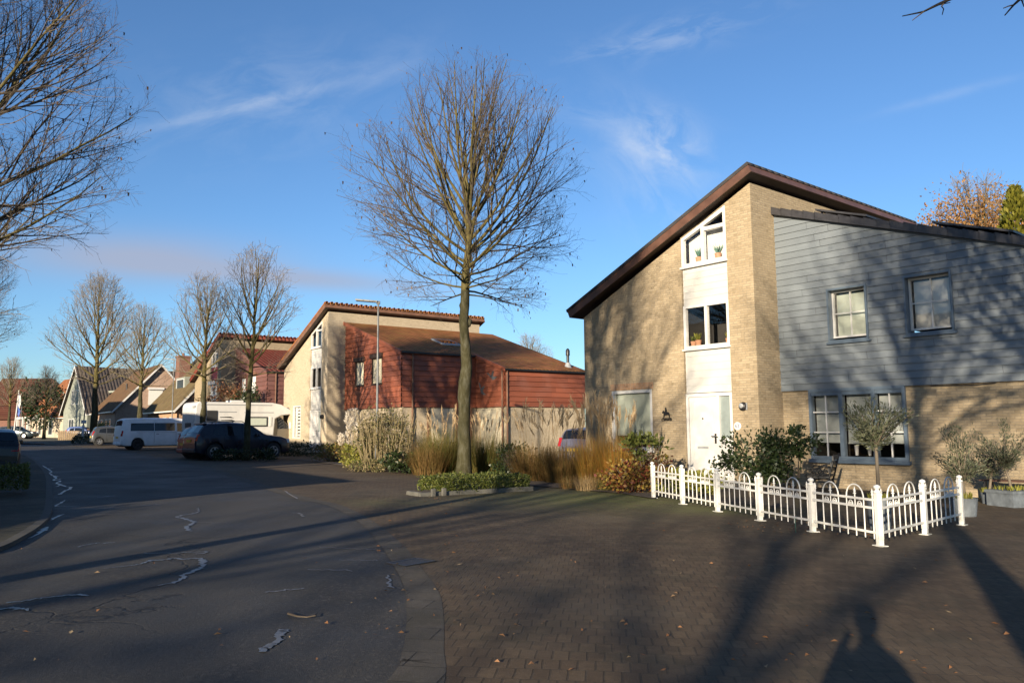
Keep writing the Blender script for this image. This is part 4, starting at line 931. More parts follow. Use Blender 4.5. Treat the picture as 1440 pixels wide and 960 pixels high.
dup(TA, D(-105, 640, 40), 1.2, .85, 'bare tree mostly out of frame at the left edge above the pavement', G)
# trees behind and beside the viewpoint: they throw the long branch shadows over paving and house fronts
dup(TA, (-7.9, .4, gz(-8)), 2.6, (.8, .8, 1.05), 'bare tree left of the viewpoint casting branch shadows on the brick front', G)
dup(T1, (-.6, -4.0, gz(-.5)), .7, 1.02, 'bare tree behind the viewpoint casting its shadow on the blue boards', G)
TR = dup(T1, (4.9, 3.0, gz(4.9)), 0, 1.0, 'bare tree at the right whose twig tips hang into the top corner of the view', G)
lb = MB(); tl_ = Vector((4.9, 3.0, gz(4.9)))
def q_(px, py, Y): d = ray(px, py); return EYE + d * (Y / d.y) - tl_
for pts, ra in (([Vector((.05, 0, 5.4)), Vector((-.9, .6, 5.3)), q_(1400, -60, 4.7), q_(1340, -3, 5.2), q_(1316, 8, 5.4), q_(1298, 17, 5.6), q_(1269, 23, 5.8)], [.05, .035, .022, .013, .010, .007, .004]),
                ([q_(1330, 2, 5.3), q_(1324, 9, 5.3), q_(1327, 13, 5.35), q_(1325, 21, 5.4)], [.007, .005, .004, .003]), ([q_(1316, 8, 5.4), q_(1300, 16, 5.5), q_(1283, 29, 5.5)], [.007, .005, .003]), ([q_(1316, 8, 5.4), q_(1330, 5, 5.45), q_(1336, 4, 5.5)], [.006, .004, .003]),
                ([Vector((.05, .1, 5.7)), Vector((-.7, .9, 5.4)), q_(1470, -40, 4.6), q_(1436, -2, 4.8), q_(1426, 7, 4.9), q_(1413, 22, 5.0)], [.045, .03, .018, .010, .007, .004]), ([q_(1436, -2, 4.8), q_(1440, 10, 4.85)], [.006, .003]), ([q_(1426, 7, 4.9), q_(1418, 9, 4.9), q_(1411, 12, 4.9)], [.005, .004, .003])):
    lb.tube(pts, ra, 5, cap=False)
lb.build('low_branch', M['twig'], TR, fix=False)
TS = make_tree('bare_tree', 'open-crowned bare tree well behind the viewpoint shading the middle of the forecourt', 57, 13.5, 5.4, 4.6, .26, nprim=18, side=(5, 3, 2), twig=.006)
TS.location = (-10.0, -20.5, gz(-10))
dup(TS, (-14.5, -18, gz(-13)), 1.4, 1.0, 'bare tree far behind the viewpoint on the left verge', G)
# twiggy tree far behind the red house
TE = dup(TC, D(745, 600, 75), .9, 1.0, 'bare pinkish tree showing above the red-brown roof', G); TE.scale = (1.1, 1.1, .94)

# ------------------------------------------------------------------ leafy plants
def rvec(rr): 
    while True:
        v = Vector((rr.uniform(-1, 1), rr.uniform(-1, 1), rr.uniform(-1, 1)))
        if .05 < v.length < 1: return v
def leaf(mb, p, d, L, w, rr):
    s = d.cross(rvec(rr)); s.normalize(); s *= w * .5; m_ = p + d * (L * .5); e = p + d * L
    mb.poly([p, m_ + s, e, m_ - s])
def leaf_cloud(mb, rr, n, c, rad, L, w, shell=.55, clumps=0, up=.2):
    cs = []
    for k in range(clumps): v = rvec(rr); v.normalize(); cs.append((v, rr.uniform(.25, .45)))
    for i in range(n):
        if cs and rr.random() < .85:
            v, s = cs[rr.randrange(len(cs))]; q = v * rr.uniform(.45, .95) + rvec(rr) * s
        else:
            q = rvec(rr); q = q.normalized() * (shell + (1 - shell) * rr.random()) if rr.random() < .7 else q
        p = Vector((c[0] + q.x * rad[0], c[1] + q.y * rad[1], c[2] + q.z * rad[2]))
        d = (q * .6 + rvec(rr) + Vector((0, 0, up))); d.normalize(); leaf(mb, p, d, L * rr.uniform(.6, 1.3), w * rr.uniform(.7, 1.2), rr)
def shrub(name, label, cat, loc, rad, n, L, w, mat, seed, clumps=14, stems=8, stemm='twig', hz=None, bare=0.0, group=None, up=.2, box=False):
    rr = random.Random(seed); t = thing(name, label, cat, loc, 0, group); f = MB(); zc = rad[2] + bare if hz is None else hz
    if box:
        for i in range(n):
            q = [rr.uniform(-1, 1), rr.uniform(-1, 1), rr.uniform(0, 1)]
            if rr.random() < .75:
                k = rr.randrange(5)
                if k < 2: q[0] = (1 if k else -1) * rr.uniform(.9, 1.05)
                elif k < 4: q[1] = (1 if k == 3 else -1) * rr.uniform(.9, 1.05)
                else: q[2] = rr.uniform(.9, 1.06)
            bump_ = .9 + .14 * sin(q[0] * 5 + seed) * cos(q[1] * 4 + seed)
            p = Vector((q[0] * rad[0], q[1] * rad[1], .03 + q[2] * rad[2] * 2 * bump_)); d = rvec(rr) + Vector((q[0] * .5, q[1] * .5, up + .3)); d.normalize()
            leaf(f, p, d, L * rr.uniform(.6, 1.3), w * rr.uniform(.7, 1.2), rr)
    else: leaf_cloud(f, rr, n, (0, 0, zc), rad, L, w, .55, clumps, up)
    f.build('foliage', M[mat] if isinstance(mat, str) else mat, t, fix=False)
    if stems:
        s = MB()
        for i in range(stems):
            a = rr.uniform(0, 6.28); e = Vector((cos(a) * rad[0] * rr.uniform(.2, .75), sin(a) * rad[1] * rr.uniform(.2, .75), zc + rad[2] * rr.uniform(-.2, .7)))
            b0 = Vector((cos(a) * rad[0] * .15, sin(a) * rad[1] * .15, -.05)); mid = b0.lerp(e, .5) + Vector((rr.uniform(-.06, .06), rr.uniform(-.06, .06), .05))
            s.tube([b0, mid, e], [.018, .012, .006], 5)
        s.build('stems', M[stemm], t, fix=False)
    return t
def grass(name, label, loc, h, spread, n, mat, seed, plumes=0, pmat='plume', ph=1.5, pl=.28, pr=.02, droop=.5, bw=.010, group='clumps of ornamental grass', upright=.5):
    rr = random.Random(seed); t = thing(name, label, 'ornamental grass', loc, 0, group); b = MB()
    def blade(p, d, L, w, bend, k=4):
        pts = []; q = p.copy(); dd = d.copy()
        for i in range(k + 1):
            pts.append(q.copy()); dd = (dd + Vector((d.x, d.y, 0)) * bend * .35 - Vector((0, 0, bend * .38 * (i / k + .2)))).normalized(); q = q + dd * (L / k)
        sx = d.cross(Vector((0, 0, 1)))
        if sx.length < .01: sx = Vector((1, 0, 0))
        sx.normalize(); rows = [[pt + sx * w * (1 - i / (k + .3)) * .5, pt - sx * w * (1 - i / (k + .3)) * .5] for i, pt in enumerate(pts)]; b.grid(rows); return pts[-1], dd
    for i in range(n):
        a = rr.uniform(0, 6.28); r = spread * .35 * sqrt(rr.random()); p = Vector((cos(a) * r, sin(a) * r, -.03)); a2 = a + rr.uniform(-.6, .6); o = rr.uniform(.05, 1.0) * upright
        d = Vector((cos(a2) * o, sin(a2) * o, 1)).normalized(); blade(p, d, h * rr.uniform(.55, 1.1), bw * rr.uniform(.7, 1.3), droop * rr.uniform(.3, 1.2))
    b.build('blades', M[mat], t, fix=False)
    if plumes:
        s, q = MB(), MB()
        for i in range(plumes):
            a = rr.uniform(0, 6.28); r = spread * .3 * sqrt(rr.random()); p = Vector((cos(a) * r, sin(a) * r, 0)); o = rr.uniform(.02, .42) * (upright + .2)
            d = Vector((cos(a) * o, sin(a) * o, 1)).normalized(); L = ph * rr.uniform(.75, 1.08); e = p + d * L; tip = e + (d + Vector((d.x * .8, d.y * .8, -.12))).normalized() * pl
            s.tube([p, p.lerp(e, .5), e], [.004, .0035, .003], 3, cap=False)
            m_ = e.lerp(tip, .45); ss = d.cross(rvec(rr)); ss.normalize()
            for k in range(5):
                ax = Quaternion(d, k * 1.256) @ ss; q.poly([e, m_ + ax * pr, tip, m_ + ax * pr * .25])
            for k in range(6):
                f = rr.uniform(.05, .8); c0 = e.lerp(tip, f); dd = (d + rvec(rr) * .7).normalized(); leaf(q, c0, dd, pl * .4, pr * .8, rr)
        s.build('stalks', M['straw'], t, fix=False); q.build('seed_heads', M[pmat], t, fix=False)
    return t
M['straw'] = leafmat('straw', [(.36, .25, .11), (.45, .33, .17), (.26, .17, .07)], .6, .3)
M['plume'] = leafmat('tan_plume', [(.50, .36, .20), (.62, .48, .30), (.40, .27, .14)], .7, .5)
M['plume_white'] = leafmat('white_plume', [(.66, .60, .50), (.75, .70, .62), (.58, .50, .38)], .8, .5)
M['blade_green'] = leafmat('green_blades', [(.055, .075, .018), (.09, .095, .025), (.13, .105, .03), (.20, .13, .04)], .55, .3)
M['blade_gold'] = leafmat('golden_blades', [(.52, .25, .045), (.60, .38, .09), (.36, .28, .06), (.66, .30, .08), (.26, .23, .05)], .55, .6)
M['blade_tan'] = leafmat('tan_blades', [(.33, .23, .11), (.40, .29, .15), (.24, .16, .075)], .6, .3)
M['blade_brown'] = leafmat('russet_blades', [(.16, .085, .03), (.11, .085, .025), (.22, .12, .045), (.075, .07, .02)], .6, .3)
M['leaf_dark'] = leafmat('dark_glossy_leaves', [(.012, .022, .007), (.020, .033, .010), (.032, .046, .016)], .45, .12, .35)
M['leaf_box'] = leafmat('box_leaves', [(.045, .065, .014), (.085, .105, .022), (.14, .145, .035), (.035, .05, .012)], .5, .2)
M['leaf_olive'] = leafmat('olive_leaves', [(.060, .070, .035), (.10, .112, .065), (.15, .155, .10), (.04, .048, .022)], .5, .15)
M['leaf_beige'] = leafmat('dry_beige_leaves', [(.15, .115, .05), (.20, .16, .08), (.10, .095, .035), (.24, .19, .10), (.07, .075, .024), (.055, .075, .02)], .65, .3)
M['leaf_burg'] = leafmat('burgundy_yellow_leaves', [(.11, .025, .02), (.18, .05, .02), (.30, .21, .04), (.16, .12, .03), (.07, .025, .02)], .55, .3)
M['leaf_orange'] = leafmat('orange_green_leaves', [(.22, .11, .03), (.13, .12, .03), (.09, .10, .025), (.28, .15, .05)], .55, .3)
M['leaf_copper'] = leafmat('copper_leaves', [(.27, .125, .04), (.36, .195, .06), (.20, .10, .038), (.32, .20, .08)], .6, .35)
M['leaf_conifer'] = leafmat('conifer_sprays', [(.07, .08, .010), (.11, .11, .012), (.17, .155, .018), (.04, .05, .008)], .6, .25)
M['leaf_yellow'] = leafmat('yellow_green_leaves', [(.16, .17, .03), (.24, .22, .04), (.10, .12, .03)], .55, .3)
M['terracotta'] = plain('terracotta', (.42, .22, .13), .8, var=.1)
M['zinc'] = plain('weathered_zinc_pot', (.10, .115, .13), .6, var=.3, scale=8)
# planted bed with the street tree: low box hedge in front, kerb stones round it
hc = P(660, 690); A_, B_ = P(592, 697), P(731, 690)
dv = (B_ - A_); L_ = dv.length; rz_ = atan2(dv.y, dv.x)
hb = shrub('low_hedge', 'low clipped yellow-green box hedge around the foot of the knotted tree', 'hedge', (A_ + B_) / 2 + Vector((.0, .72, 0)), (L_ * .40, .72, .17), 7000, .06, .036, 'leaf_box', 5, stems=0, box=True); hb.rotation_euler.z = rz_
hb.location.z = gz(hb.location.x)
kt = thing('kerb_edging', 'grey kerb stones edging the box hedge bed', 'kerb', (A_ + B_) / 2, rz_); kt.location.z = gz(kt.location.x)
M['kerbstone'] = plain('mossy_kerbstone', (.105, .10, .085), .9, var=.35, scale=7, bump=.4)
xx = -L_ / 2 - .12
while xx < L_ / 2 - .3: k = MB(); k.box(xx, xx + .98, -.18, -.07, -.1, .09); k.build('kerb_stone', M['kerbstone'], kt, bevel=.012); xx += .99
for x0, yb_ in ((-L_ / 2 - .12, .45), (L_ / 2 + .1, 1.7)): k = MB(); k.box(x0, x0 + .11, -.06, yb_, -.1, .10); k.build('side_stone', M['kerbstone'], kt, bevel=.02)
for x0 in (-L_ / 2 + .12, -L_ / 2 + .38): k = MB(); k.box(x0, x0 + .11, -.25, -.185, -.1, .17); k.build('corner_stone', M['kerbstone'], kt, bevel=.02)
sheet('planting_bed_soil', [A_ + Vector((-.1, .0, 0)), B_, B_ + Vector((.2, 1.9, 0)), A_ + Vector((0, 1.9, 0))], M['soil'], .05)
bed = [P(920, 702), P(870, 694), P(800, 688), P(740, 683), P(700, 672), P(650, 665), P(585, 664), P(520, 662), P(462, 652), P(405, 646), Vector((-8.2, 40, 0)), Vector((2, 33, 0)), Vector((3.2, 25, 0)), Vector((4.8, 21.9, 0))]
sheet('garden_soil', bed, M['soil'], .02)
sheet('front_garden_soil', [P(930, 699), P(1010, 707), P(1120, 716), Vector((6.6, 19.2, 0)), Vector((5.4, 20.4, 0)), Vector((3.2, 23, 0))], M['soil'], .012)
# ------------------------------------------------------------------ garden planting
def at(px, py): return P(px, py)
shrub('ground_cover', 'dark low ground cover at the foot of the pale brick front', 'shrub', D(430, 646, 41), (2.4, .8, .32), 1500, .13, .07, 'leaf_dark', 21, stems=0, clumps=20)
shrub('garden_shrub', 'orange and green low shrub left of the pampas grass', 'shrub', D(470, 650, 34), (1.0, .8, .42), 1100, .12, .06, 'leaf_orange', 22)
pg = grass('pampas_grass', 'pampas grass with two pale feathery plumes by the red wing', D(492, 652, 30.5), 1.15, .7, 260, 'blade_green', 23, 0, droop=.45, bw=.018, group=None)
pl_, ps_ = MB(), MB(); rr = random.Random(24)
for (x, y, z0, L, w) in ((-.05, 0, 1.35, .72, .13), (.16, .05, 1.3, .80, .13), (-.33, -.05, .75, .42, .09), (-.12, .1, .72, .5, .08)):
    ps_.tube([(x * .3, y, 0), (x, y, z0)], [.012, .008], 5, cap=False)
    for k in range(170):
        f = rr.random(); p = Vector((x, y, z0 + f * L)); a = rr.uniform(0, 6.28); o = w * sin(pi * min(1, f * .85 + .12)); q = p + Vector((cos(a) * o * rr.random(), sin(a) * o * rr.random(), 0))
        leaf(pl_, q, Vector((cos(a) * .5, sin(a) * .5, .6)).normalized(), .15, .05, rr)
ps_.build('stalks', M['straw'], pg, fix=False); pl_.build('plumes', M['plume_white'], pg, fix=False)
hs = shrub('dry_hedge', 'tall dry beige hedge shrub with upright stems round the lamp post', 'hedge', D(541, 662, 27.6), (.95, .6, .98), 4200, .10, .045, 'leaf_beige', 25, clumps=34, stems=0, hz=1.12)
s = MB(); rr = random.Random(26)
for i in range(120):
    a = rr.uniform(0, 6.28); b0 = Vector((rr.uniform(-.7, .7), rr.uniform(-.3, .3), 0)); e = Vector((b0.x * 1.45 + rr.uniform(-.2, .2), b0.y * 1.8 + rr.uniform(-.15, .15), rr.uniform(1.3, 2.08)))
    s.tube([b0, b0.lerp(e, .5) + Vector((rr.uniform(-.1, .1), rr.uniform(-.1, .1), 0)), e], [.016, .012, .006], 4, cap=False)
s.build('stems', plain('beige_stems', (.19, .15, .08), .8, var=.3), hs, fix=False)
shrub('garden_shrub', 'bright green low shrub below the pampas grass', 'shrub', D(500, 660, 28.6), (.55, .4, .42), 700, .13, .06, 'leaf_yellow', 27)
shrub('ivy_mound', 'dark green ivy mound at the foot of the dry hedge', 'shrub', D(566, 665, 25.6), (.6, .4, .34), 900, .11, .08, 'leaf_dark', 28, stems=0)
shrub('garden_shrub', 'small green shrub between the dry hedge and the dark grass', 'shrub', D(588, 662, 26.4), (.4, .35, .3), 500, .11, .06, 'leaf_box', 29)
shrub('ground_cover', 'dry tan ground cover under the lamp post hedge', 'shrub', D(520, 668, 26.4), (.9, .35, .2), 900, .09, .04, 'leaf_beige', 30, stems=0)
grass('ornamental_grass', 'dark green grass mound with tall pale plumes left of the knotted trunk', D(622, 664, 25.6), 1.55, 1.7, 2600, 'blade_green', 31, 26, 'plume', 1.75, .38, .022, .8, .014, upright=.6)
grass('ornamental_grass', 'dark russet grass mound just left of the knotted trunk', D(604, 666, 24.9), 1.15, 1.4, 1500, 'blade_brown', 32, 4, 'plume', 1.3, .3, .02, .9, .013)
grass('ornamental_grass', 'dark green grass mound with arching plumes right of the knotted trunk', D(684, 664, 26.0), 1.4, 1.5, 2200, 'blade_green', 33, 26, 'plume', 1.65, .36, .022, .75, .013, upright=.6)
grass('ornamental_grass', 'tan grass with fine heads beside the garage wall', D(585, 650, 29.0), 1.2, .9, 500, 'blade_tan', 34, 20, 'plume', 1.35, .3, .02, .7, .012)
shrub('garden_shrub', 'dark green shrub in front of the picket fence', 'shrub', D(728, 676, 24.2), (.75, .5, .5), 1200, .11, .06, 'leaf_dark', 35)
grass('ornamental_grass', 'brown green grass with fanning tan stalks before the picket fence', D(752, 684, 22.4), 1.15, 1.5, 2000, 'blade_brown', 36, 34, 'plume', 1.75, .42, .022, .6, .012, upright=.75)
grass('ornamental_grass', 'russet grass with tan stalks in front of the parked hatchback', D(792, 686, 21.6), 1.1, 1.4, 1900, 'blade_brown', 37, 24, 'plume', 1.65, .42, .022, .6, .012, upright=.6)
grass('ornamental_grass', 'tall golden grass with straw plumes below the left end of the brick front', D(838, 690, 20.4), 1.35, 1.1, 1150, 'blade_gold', 38, 34, 'plume', 1.85, .42, .024, .42, .012, upright=.32)
grass('ornamental_grass', 'tall orange-gold grass with straw plumes below the white-framed window', D(868, 692, 20.0), 1.3, 1.1, 1150, 'blade_gold', 39, 30, 'plume', 1.75, .42, .024, .42, .012, upright=.34)
grass('ornamental_grass', 'small round tan grass tuft at the edge of the paving', D(824, 694, 18.9), .42, .7, 420, 'blade_tan', 40, 0, droop=.8, bw=.010)
grass('ornamental_grass', 'small brown grass tuft beside the round tan tuft', D(800, 692, 19.4), .36, .6, 320, 'blade_brown', 41, 0, droop=.8, bw=.010)
grass('ornamental_grass', 'small yellow-green grass tuft under the golden grass', D(852, 697, 18.9), .40, .6, 320, 'blade_green', 42, 0, droop=.8, bw=.010)
shrub('garden_shrub', 'burgundy and yellow leaved shrub beside the first white fence post', 'shrub', D(893, 703, 18.2), (.75, .45, .36), 1900, .085, .06, 'leaf_burg', 43, clumps=18)
shrub('garden_shrub', 'dark burgundy shrub behind the left end of the white fence', 'shrub', D(905, 690, 19.8), (.7, .4, .52), 1000, .09, .06, 'leaf_burg', 44)
shrub('laurel_shrub', 'leggy laurel with pale green leaf clusters under the white-framed window', 'shrub', D(910, 690, 19.2), (.62, .35, .30), 380, .15, .06, 'leaf_box', 45, clumps=7, bare=.7, stems=7)
for i, (px, Y, lab) in enumerate(((940, 18.0, 'yellow-green low plant behind the first white fence panel'), (970, 18.3, 'yellow-green low plant before the white front door'), (1003, 17.6, 'yellow low plant right of the front door step'))):
    shrub('border_plant', lab, 'border plant', D(px, 700, Y), (.36, .3, .27), 420, .09, .06, 'leaf_yellow', 50 + i, clumps=6, stems=0)
shrub('holly_shrub', 'large dark glossy holly shrub between the front door and the wide window', 'shrub', D(1064, 700, 17.2), (.82, .62, .66), 3000, .085, .06, 'leaf_dark', 55, clumps=20, hz=.82, stems=8)
shrub('holly_shrub', 'dark shrub with bare lower stems beside the iron bench', 'shrub', D(1116, 700, 17.0), (.58, .42, .32), 1150, .085, .055, 'leaf_dark', 56, clumps=11, bare=.85, stems=8)
def potted_tree(label, loc, ph, pr, th, rad, n, seed, square=False, cat='potted tree', tilt=0.0, sh=.62):
    t = thing('olive_tree', label, cat, loc, U(0, 1), 'potted olive trees'); p = MB()
    if square: p.box(-pr, pr, -pr, pr, 0, ph); p.box(-pr - .02, pr + .02, -pr - .02, pr + .02, ph - .05, ph + .005)
    else: p.lathe([(0, .0), (pr * .82, 0), (pr, ph), (pr * .92, ph), (pr * .9, ph - .05), (0, ph - .05)], 20)
    p.build('pot', M['zinc'], t, smooth=not square, angle=40)
    tr = MB(); rr = random.Random(seed); tr.tube([(0, 0, ph - .06), (tilt * .4 + .01, .0, ph + th * .5), (tilt, 0, ph + th)], [.03, .026, .024], 7)
    top = Vector((tilt, 0, ph + th)); f = MB()
    for k in range(26):
        v = rvec(rr); v.normalize(); v.z = v.z * .8 + .15; e = top + Vector((v.x * rad[0] * rr.uniform(.6, 1.05), v.y * rad[1] * rr.uniform(.6, 1.05), rad[2] * .7 + v.z * rad[2] * rr.uniform(.6, 1.1)))
        m_ = top.lerp(e, .5) + Vector((rr.uniform(-.05, .05), rr.uniform(-.05, .05), .03)); tr.tube([top, m_, e], [.012, .008, .003], 4, cap=False)
        for j in range(n // 26):
            g = rr.random() ** .7; q = (top.lerp(m_, g * 2) if g < .5 else m_.lerp(e, g * 2 - 1)) + rvec(rr) * .09; d = ((e - top).normalized() + rvec(rr) * .9).normalized(); leaf(f, q, d, rr.uniform(.05, .085), .017, rr)
    tr.build('trunk', M['twig_pale'], t, smooth=True, fix=False); f.build('foliage', M['leaf_olive'], t, fix=False)
    u_ = MB()
    for k in range(40): leaf(u_, Vector((rr.uniform(-1, 1) * pr * .7, rr.uniform(-1, 1) * pr * .7, ph - .03)), Vector((rr.uniform(-.5, .5), rr.uniform(-.5, .5), 1)).normalized(), .14, .03, rr)
    u_.build('underplanting', M['leaf_yellow'], t, fix=False)
    return t
potted_tree('standard olive tree with slim stem and round crown in the fence corner', D(1239, 752, 11.75), .42, .17, .76, (.56, .5, .44), 2600, 61)
potted_tree('bushy olive in a round zinc pot outside the end of the white fence', D(1357, 722, 13.6), .30, .21, .28, (.52, .45, .62), 1900, 62)
potted_tree('open-crowned olive in a square zinc box at the right edge', D(1424, 707, 15.4), .30, .30, .42, (.62, .5, .58), 1900, 63, square=True, tilt=-.12)
potted_tree('thin dark olive leaning behind the round zinc pot', D(1392, 704, 15.9), .22, .16, .30, (.42, .35, .45), 1000, 64, tilt=.10)

# ------------------------------------------------------------------ white ornamental fence
m = new_mat('weathered_white_fence'); n = N(m); v = n.obj(); sp = n.add('ShaderNodeSeparateXYZ'); n.set(sp, 0, v)
g1 = n.noise(v, 9, 6, .7); lowm = n.maprange(sp.outputs[2], .0, .35, .75, .10)
c = n.mix(n.math('MULTIPLY', n.maprange(g1, .42, .62), lowm), (.62, .61, .58), (.25, .26, .19)); c = n.mix(n.maprange(n.noise(v, 60, 3), .68, .74, 0, .5), c, (.28, .22, .16))
n.finish(c, n.maprange(g1, .3, .7, .3, .55), 0, n.bump(n.noise(v, 30, 3), .15, .004), .4); M['fence_white'] = m
fl_ = P(919, 700); fc = P(1238, 767.5); fr = P(1353, 738)
fc0 = Vector((fc.x, fc.y, gz(fc.x)))
F_ = thing('ornamental_fence', 'white metal garden fence with hooped tops and spear finials, turning a corner', 'fence', fc0)
pmb = MB(); pmb.box(-.032, .032, -.032, .032, .01, .66); pmb.box(-.075, .075, -.06, .06, 0, .012); pmb.lathe([(.05, .655), (.05, .672), (.028, .68), (.022, .692), (.040, .706), (.044, .722), (.034, .738), (.012, .748), (0, .752)], 12)
post0 = pmb.build('post', M['fence_white'], F_, smooth=True, angle=35)
PL = 1.40
pn = MB()
for z in (.155, .455, .555): pn.box(.036, PL - .036, -.012, .012, z - .014, z + .014)
for i in range(8):
    x = .10 + i * (PL - .20) / 7; top = .60 if i in (0, 7) else .565
    pn.tube([(x, 0, .075), (x, 0, top)], .0085, 6)
    if i in (0, 7): pn.lathe([(.0085, .60), (.017, .615), (.010, .63), (.016, .65), (0, .70)], 6, (x, 0, 0))
xs_ = [.10 + i * (PL - .20) / 7 for i in range(8)]
for c in (2, 5):
    x0, x1, xc = xs_[c - 1], xs_[c + 1], xs_[c]; r = (x1 - x0) / 2
    pn.tube([(xc - r * cos(pi * k / 12), 0, .565 + r * .95 * sin(pi * k / 12)) for k in range(13)], .0095, 6)
    pn.lathe([(.0085, .56), (.010, .60), (.020, .607), (.020, .618), (.009, .625), (.017, .642), (.010, .665), (0, .705)], 6, (xc, 0, 0))
sc_ = pn
for c in (2, 5):
    for sg in (-1, 1):
        cx = xs_[c] + sg * .088
        sc_.tube([(cx + .043 * cos(pi * k / 7), 0, .470 + .05 * sin(pi * k / 7)) for k in range(8)], .006, 5)
        for q in (-1, 1): sc_.tube([(cx + q * .022 + .014 * cos(2 * pi * k / 8), 0, .484 + .014 * sin(2 * pi * k / 8)) for k in range(9)], .005, 5)
panel0 = pn.build('fence_panel', M['fence_white'], F_, smooth=True, angle=40)
first_post, first_panel = True, True
def put(o0, loc, rz, sx=1.0, first=False):
    o = o0 if first else o0.copy()
    if not first: COL.objects.link(o); o.parent = F_
    o.location = loc; o.rotation_euler = (U(-.012, .012), U(-.012, .012), rz) if o0 is post0 else (0, 0, rz); o.scale = (sx, 1, 1)
    if not first:
        for ch in list(o0.children): c2 = ch.copy(); COL.objects.link(c2); c2.parent = o
    return o
for (end, n) in ((fl_, 5), (fr, 2)):
    v = end - fc; v.z = 0; L = v.length; rz_ = atan2(v.y, v.x)
    for i in range(n):
        p = fc + v * (i / n); q = Vector((p.x - fc0.x, p.y - fc0.y, gz(p.x) - fc0.z)); put(panel0, q, rz_, (L / n) / PL, first_panel); first_panel = False
    for i in range(0 if n == 5 else 1, n + 1):
        p = fc + v * (i / n); q = Vector((p.x - fc0.x, p.y - fc0.y, gz(p.x) - fc0.z)); put(post0, q, rz_, 1, first_post); first_post = False

# ------------------------------------------------------------------ small things in the front garden
pk = thing('picket_fence', 'low weathered picket fence behind the russet grasses', 'fence', D(728, 665, 26.5), radians(38))
b = MB()
for i in range(22): x = i * .105; b.prism([(x, 0, 0), (x + .06, 0, 0), (x + .06, 0, .80), (x + .03, 0, .86), (x, 0, .80)], (0, .018, 0))
b.build('pickets', M['straw_wood'] if 'straw_wood' in M else plain('weathered_wood', (.22, .17, .11), .85, var=.3, scale=9), pk)
b = MB(); b.box(-.03, 2.3, .02, .06, .22, .29); b.box(-.03, 2.3, .02, .06, .62, .69); b.build('rail', plain('weathered_rail', (.18, .14, .09), .85, var=.3), pk); pk.rotation_euler.z = radians(-10)
bn = thing('iron_bench', 'black cast-iron garden bench end-on beside the wide window', 'bench', D(1152, 700, 17.2), radians(-27))
def bench_end(y):
    e = MB(); T = lambda pts, r=.018: e.tube([(x, y, z) for x, z in pts], r, 6)
    T([(-.30, 0), (-.27, .16), (-.20, .30), (-.22, .42)]); T([(.34, 0), (.24, .14), (.18, .30), (.22, .42), (.27, .62), (.34, .90)], .02)
    T([(-.22, .42), (-.05, .40), (.12, .41), (.22, .40)]); T([(-.22, .42), (-.27, .52), (-.20, .62), (-.05, .60), (.12, .66), (.26, .64)]); T([(-.20, .30), (-.02, .33), (.18, .30)], .014)
    for cx, cz in ((-.10, .50), (.06, .52)): T([(cx + .05 * cos(2 * pi * k / 10), cz + .05 * sin(2 * pi * k / 10)) for k in range(11)], .010)
    return e.build('end_frame', M['black'], bn, smooth=True)
bench_end(0); bench_end(1.15)
for i in range(4): b = MB(); b.box(-.22 + i * .115, -.125 + i * .115, -.03, 1.18, .415, .44); b.build('seat_slat', M['black'], bn)
for i in range(3): b = MB(); z = .52 + i * .13; b.box(.21 + i * .045, .235 + i * .045, -.03, 1.18, z, z + .09); b.build('back_slat', M['black'], bn)
tb_ = thing('slatted_bench', 'dark slatted garden bench against the wall behind the olives', 'bench', D(1378, 700, 16.6), radians(-50.4)); 
for i in range(5): b = MB(); b.box(0, 1.7, i * .085, i * .085 + .065, .40, .43); b.build('seat_slat', M['fascia'], tb_)
for x in (.08, 1.58):
    for y in (.0, .36): b = MB(); b.box(x, x + .05, y, y + .05, 0, .40); b.build('leg', M['black'], tb_)
b = MB(); b.box(.1, 1.6, .02, .06, .20, .24); b.build('stretcher', M['black'], tb_)
gl = thing('garden_stake', 'thin green garden stake standing before the white fence', 'stake', P(1119, 749)); b = MB(); b.tube([(0, 0, 0), (0, 0, .20)], .006, 6); b.build('stake', plain('green_stake', (.05, .12, .09), .5), gl)
# plants on the window sills of the main house
def sill_plant(label, lx, lz, s, seed, mat='leaf_succ', spiky=True, ly=.2, pot='terracotta'):
    v = H1.matrix_basis @ Vector((lx, ly, lz)); rr = random.Random(seed)
    v = Vector(H1.location) + Matrix.Rotation(H1.rotation_euler.z, 3, 'Z') @ Vector((lx, ly, lz))
    t = thing('potted_plant', label, 'house plant', v, 0, 'plants on the window sills'); p = MB(); p.lathe([(0, 0), (.055 * s, 0), (.075 * s, .12 * s), (.066 * s, .12 * s), (0, .11 * s)], 12); p.build('pot', M[pot], t, smooth=True, angle=40)
    f = MB()
    for i in range(46): d = Vector((rr.uniform(-.6, .6), rr.uniform(-.6, .6), 1)).normalized(); leaf(f, Vector((0, 0, .11 * s)), d, s * rr.uniform(.12, .26) * (1 if spiky else .8), s * (.018 if spiky else .05), rr)
    f.build('foliage', M[mat], t, fix=False)
M['leaf_succ'] = leafmat('blue_green_succulent', [(.10, .20, .16), (.14, .26, .20), (.07, .15, .11)], .5, .1)
sill_plant('spiky blue-green succulent in a terracotta pot in the left attic pane', -1.84, 6.04, 1.3, 71); sill_plant('spiky blue-green succulent in a terracotta pot in the right attic pane', -1.20, 6.04, 1.3, 72)
sill_plant('yellow-green cactus in the left pane of the landing window', -1.95, 3.74, 1.25, 73, 'leaf_yellow', False); sill_plant('small dark plant at the far left of the landing window', -2.12, 3.74, 1.1, 74, 'leaf_box', False)
sill_plant('yellow-green plant beside a small white jug in the landing window', -.98, 3.74, 1.0, 75, 'leaf_yellow', False)
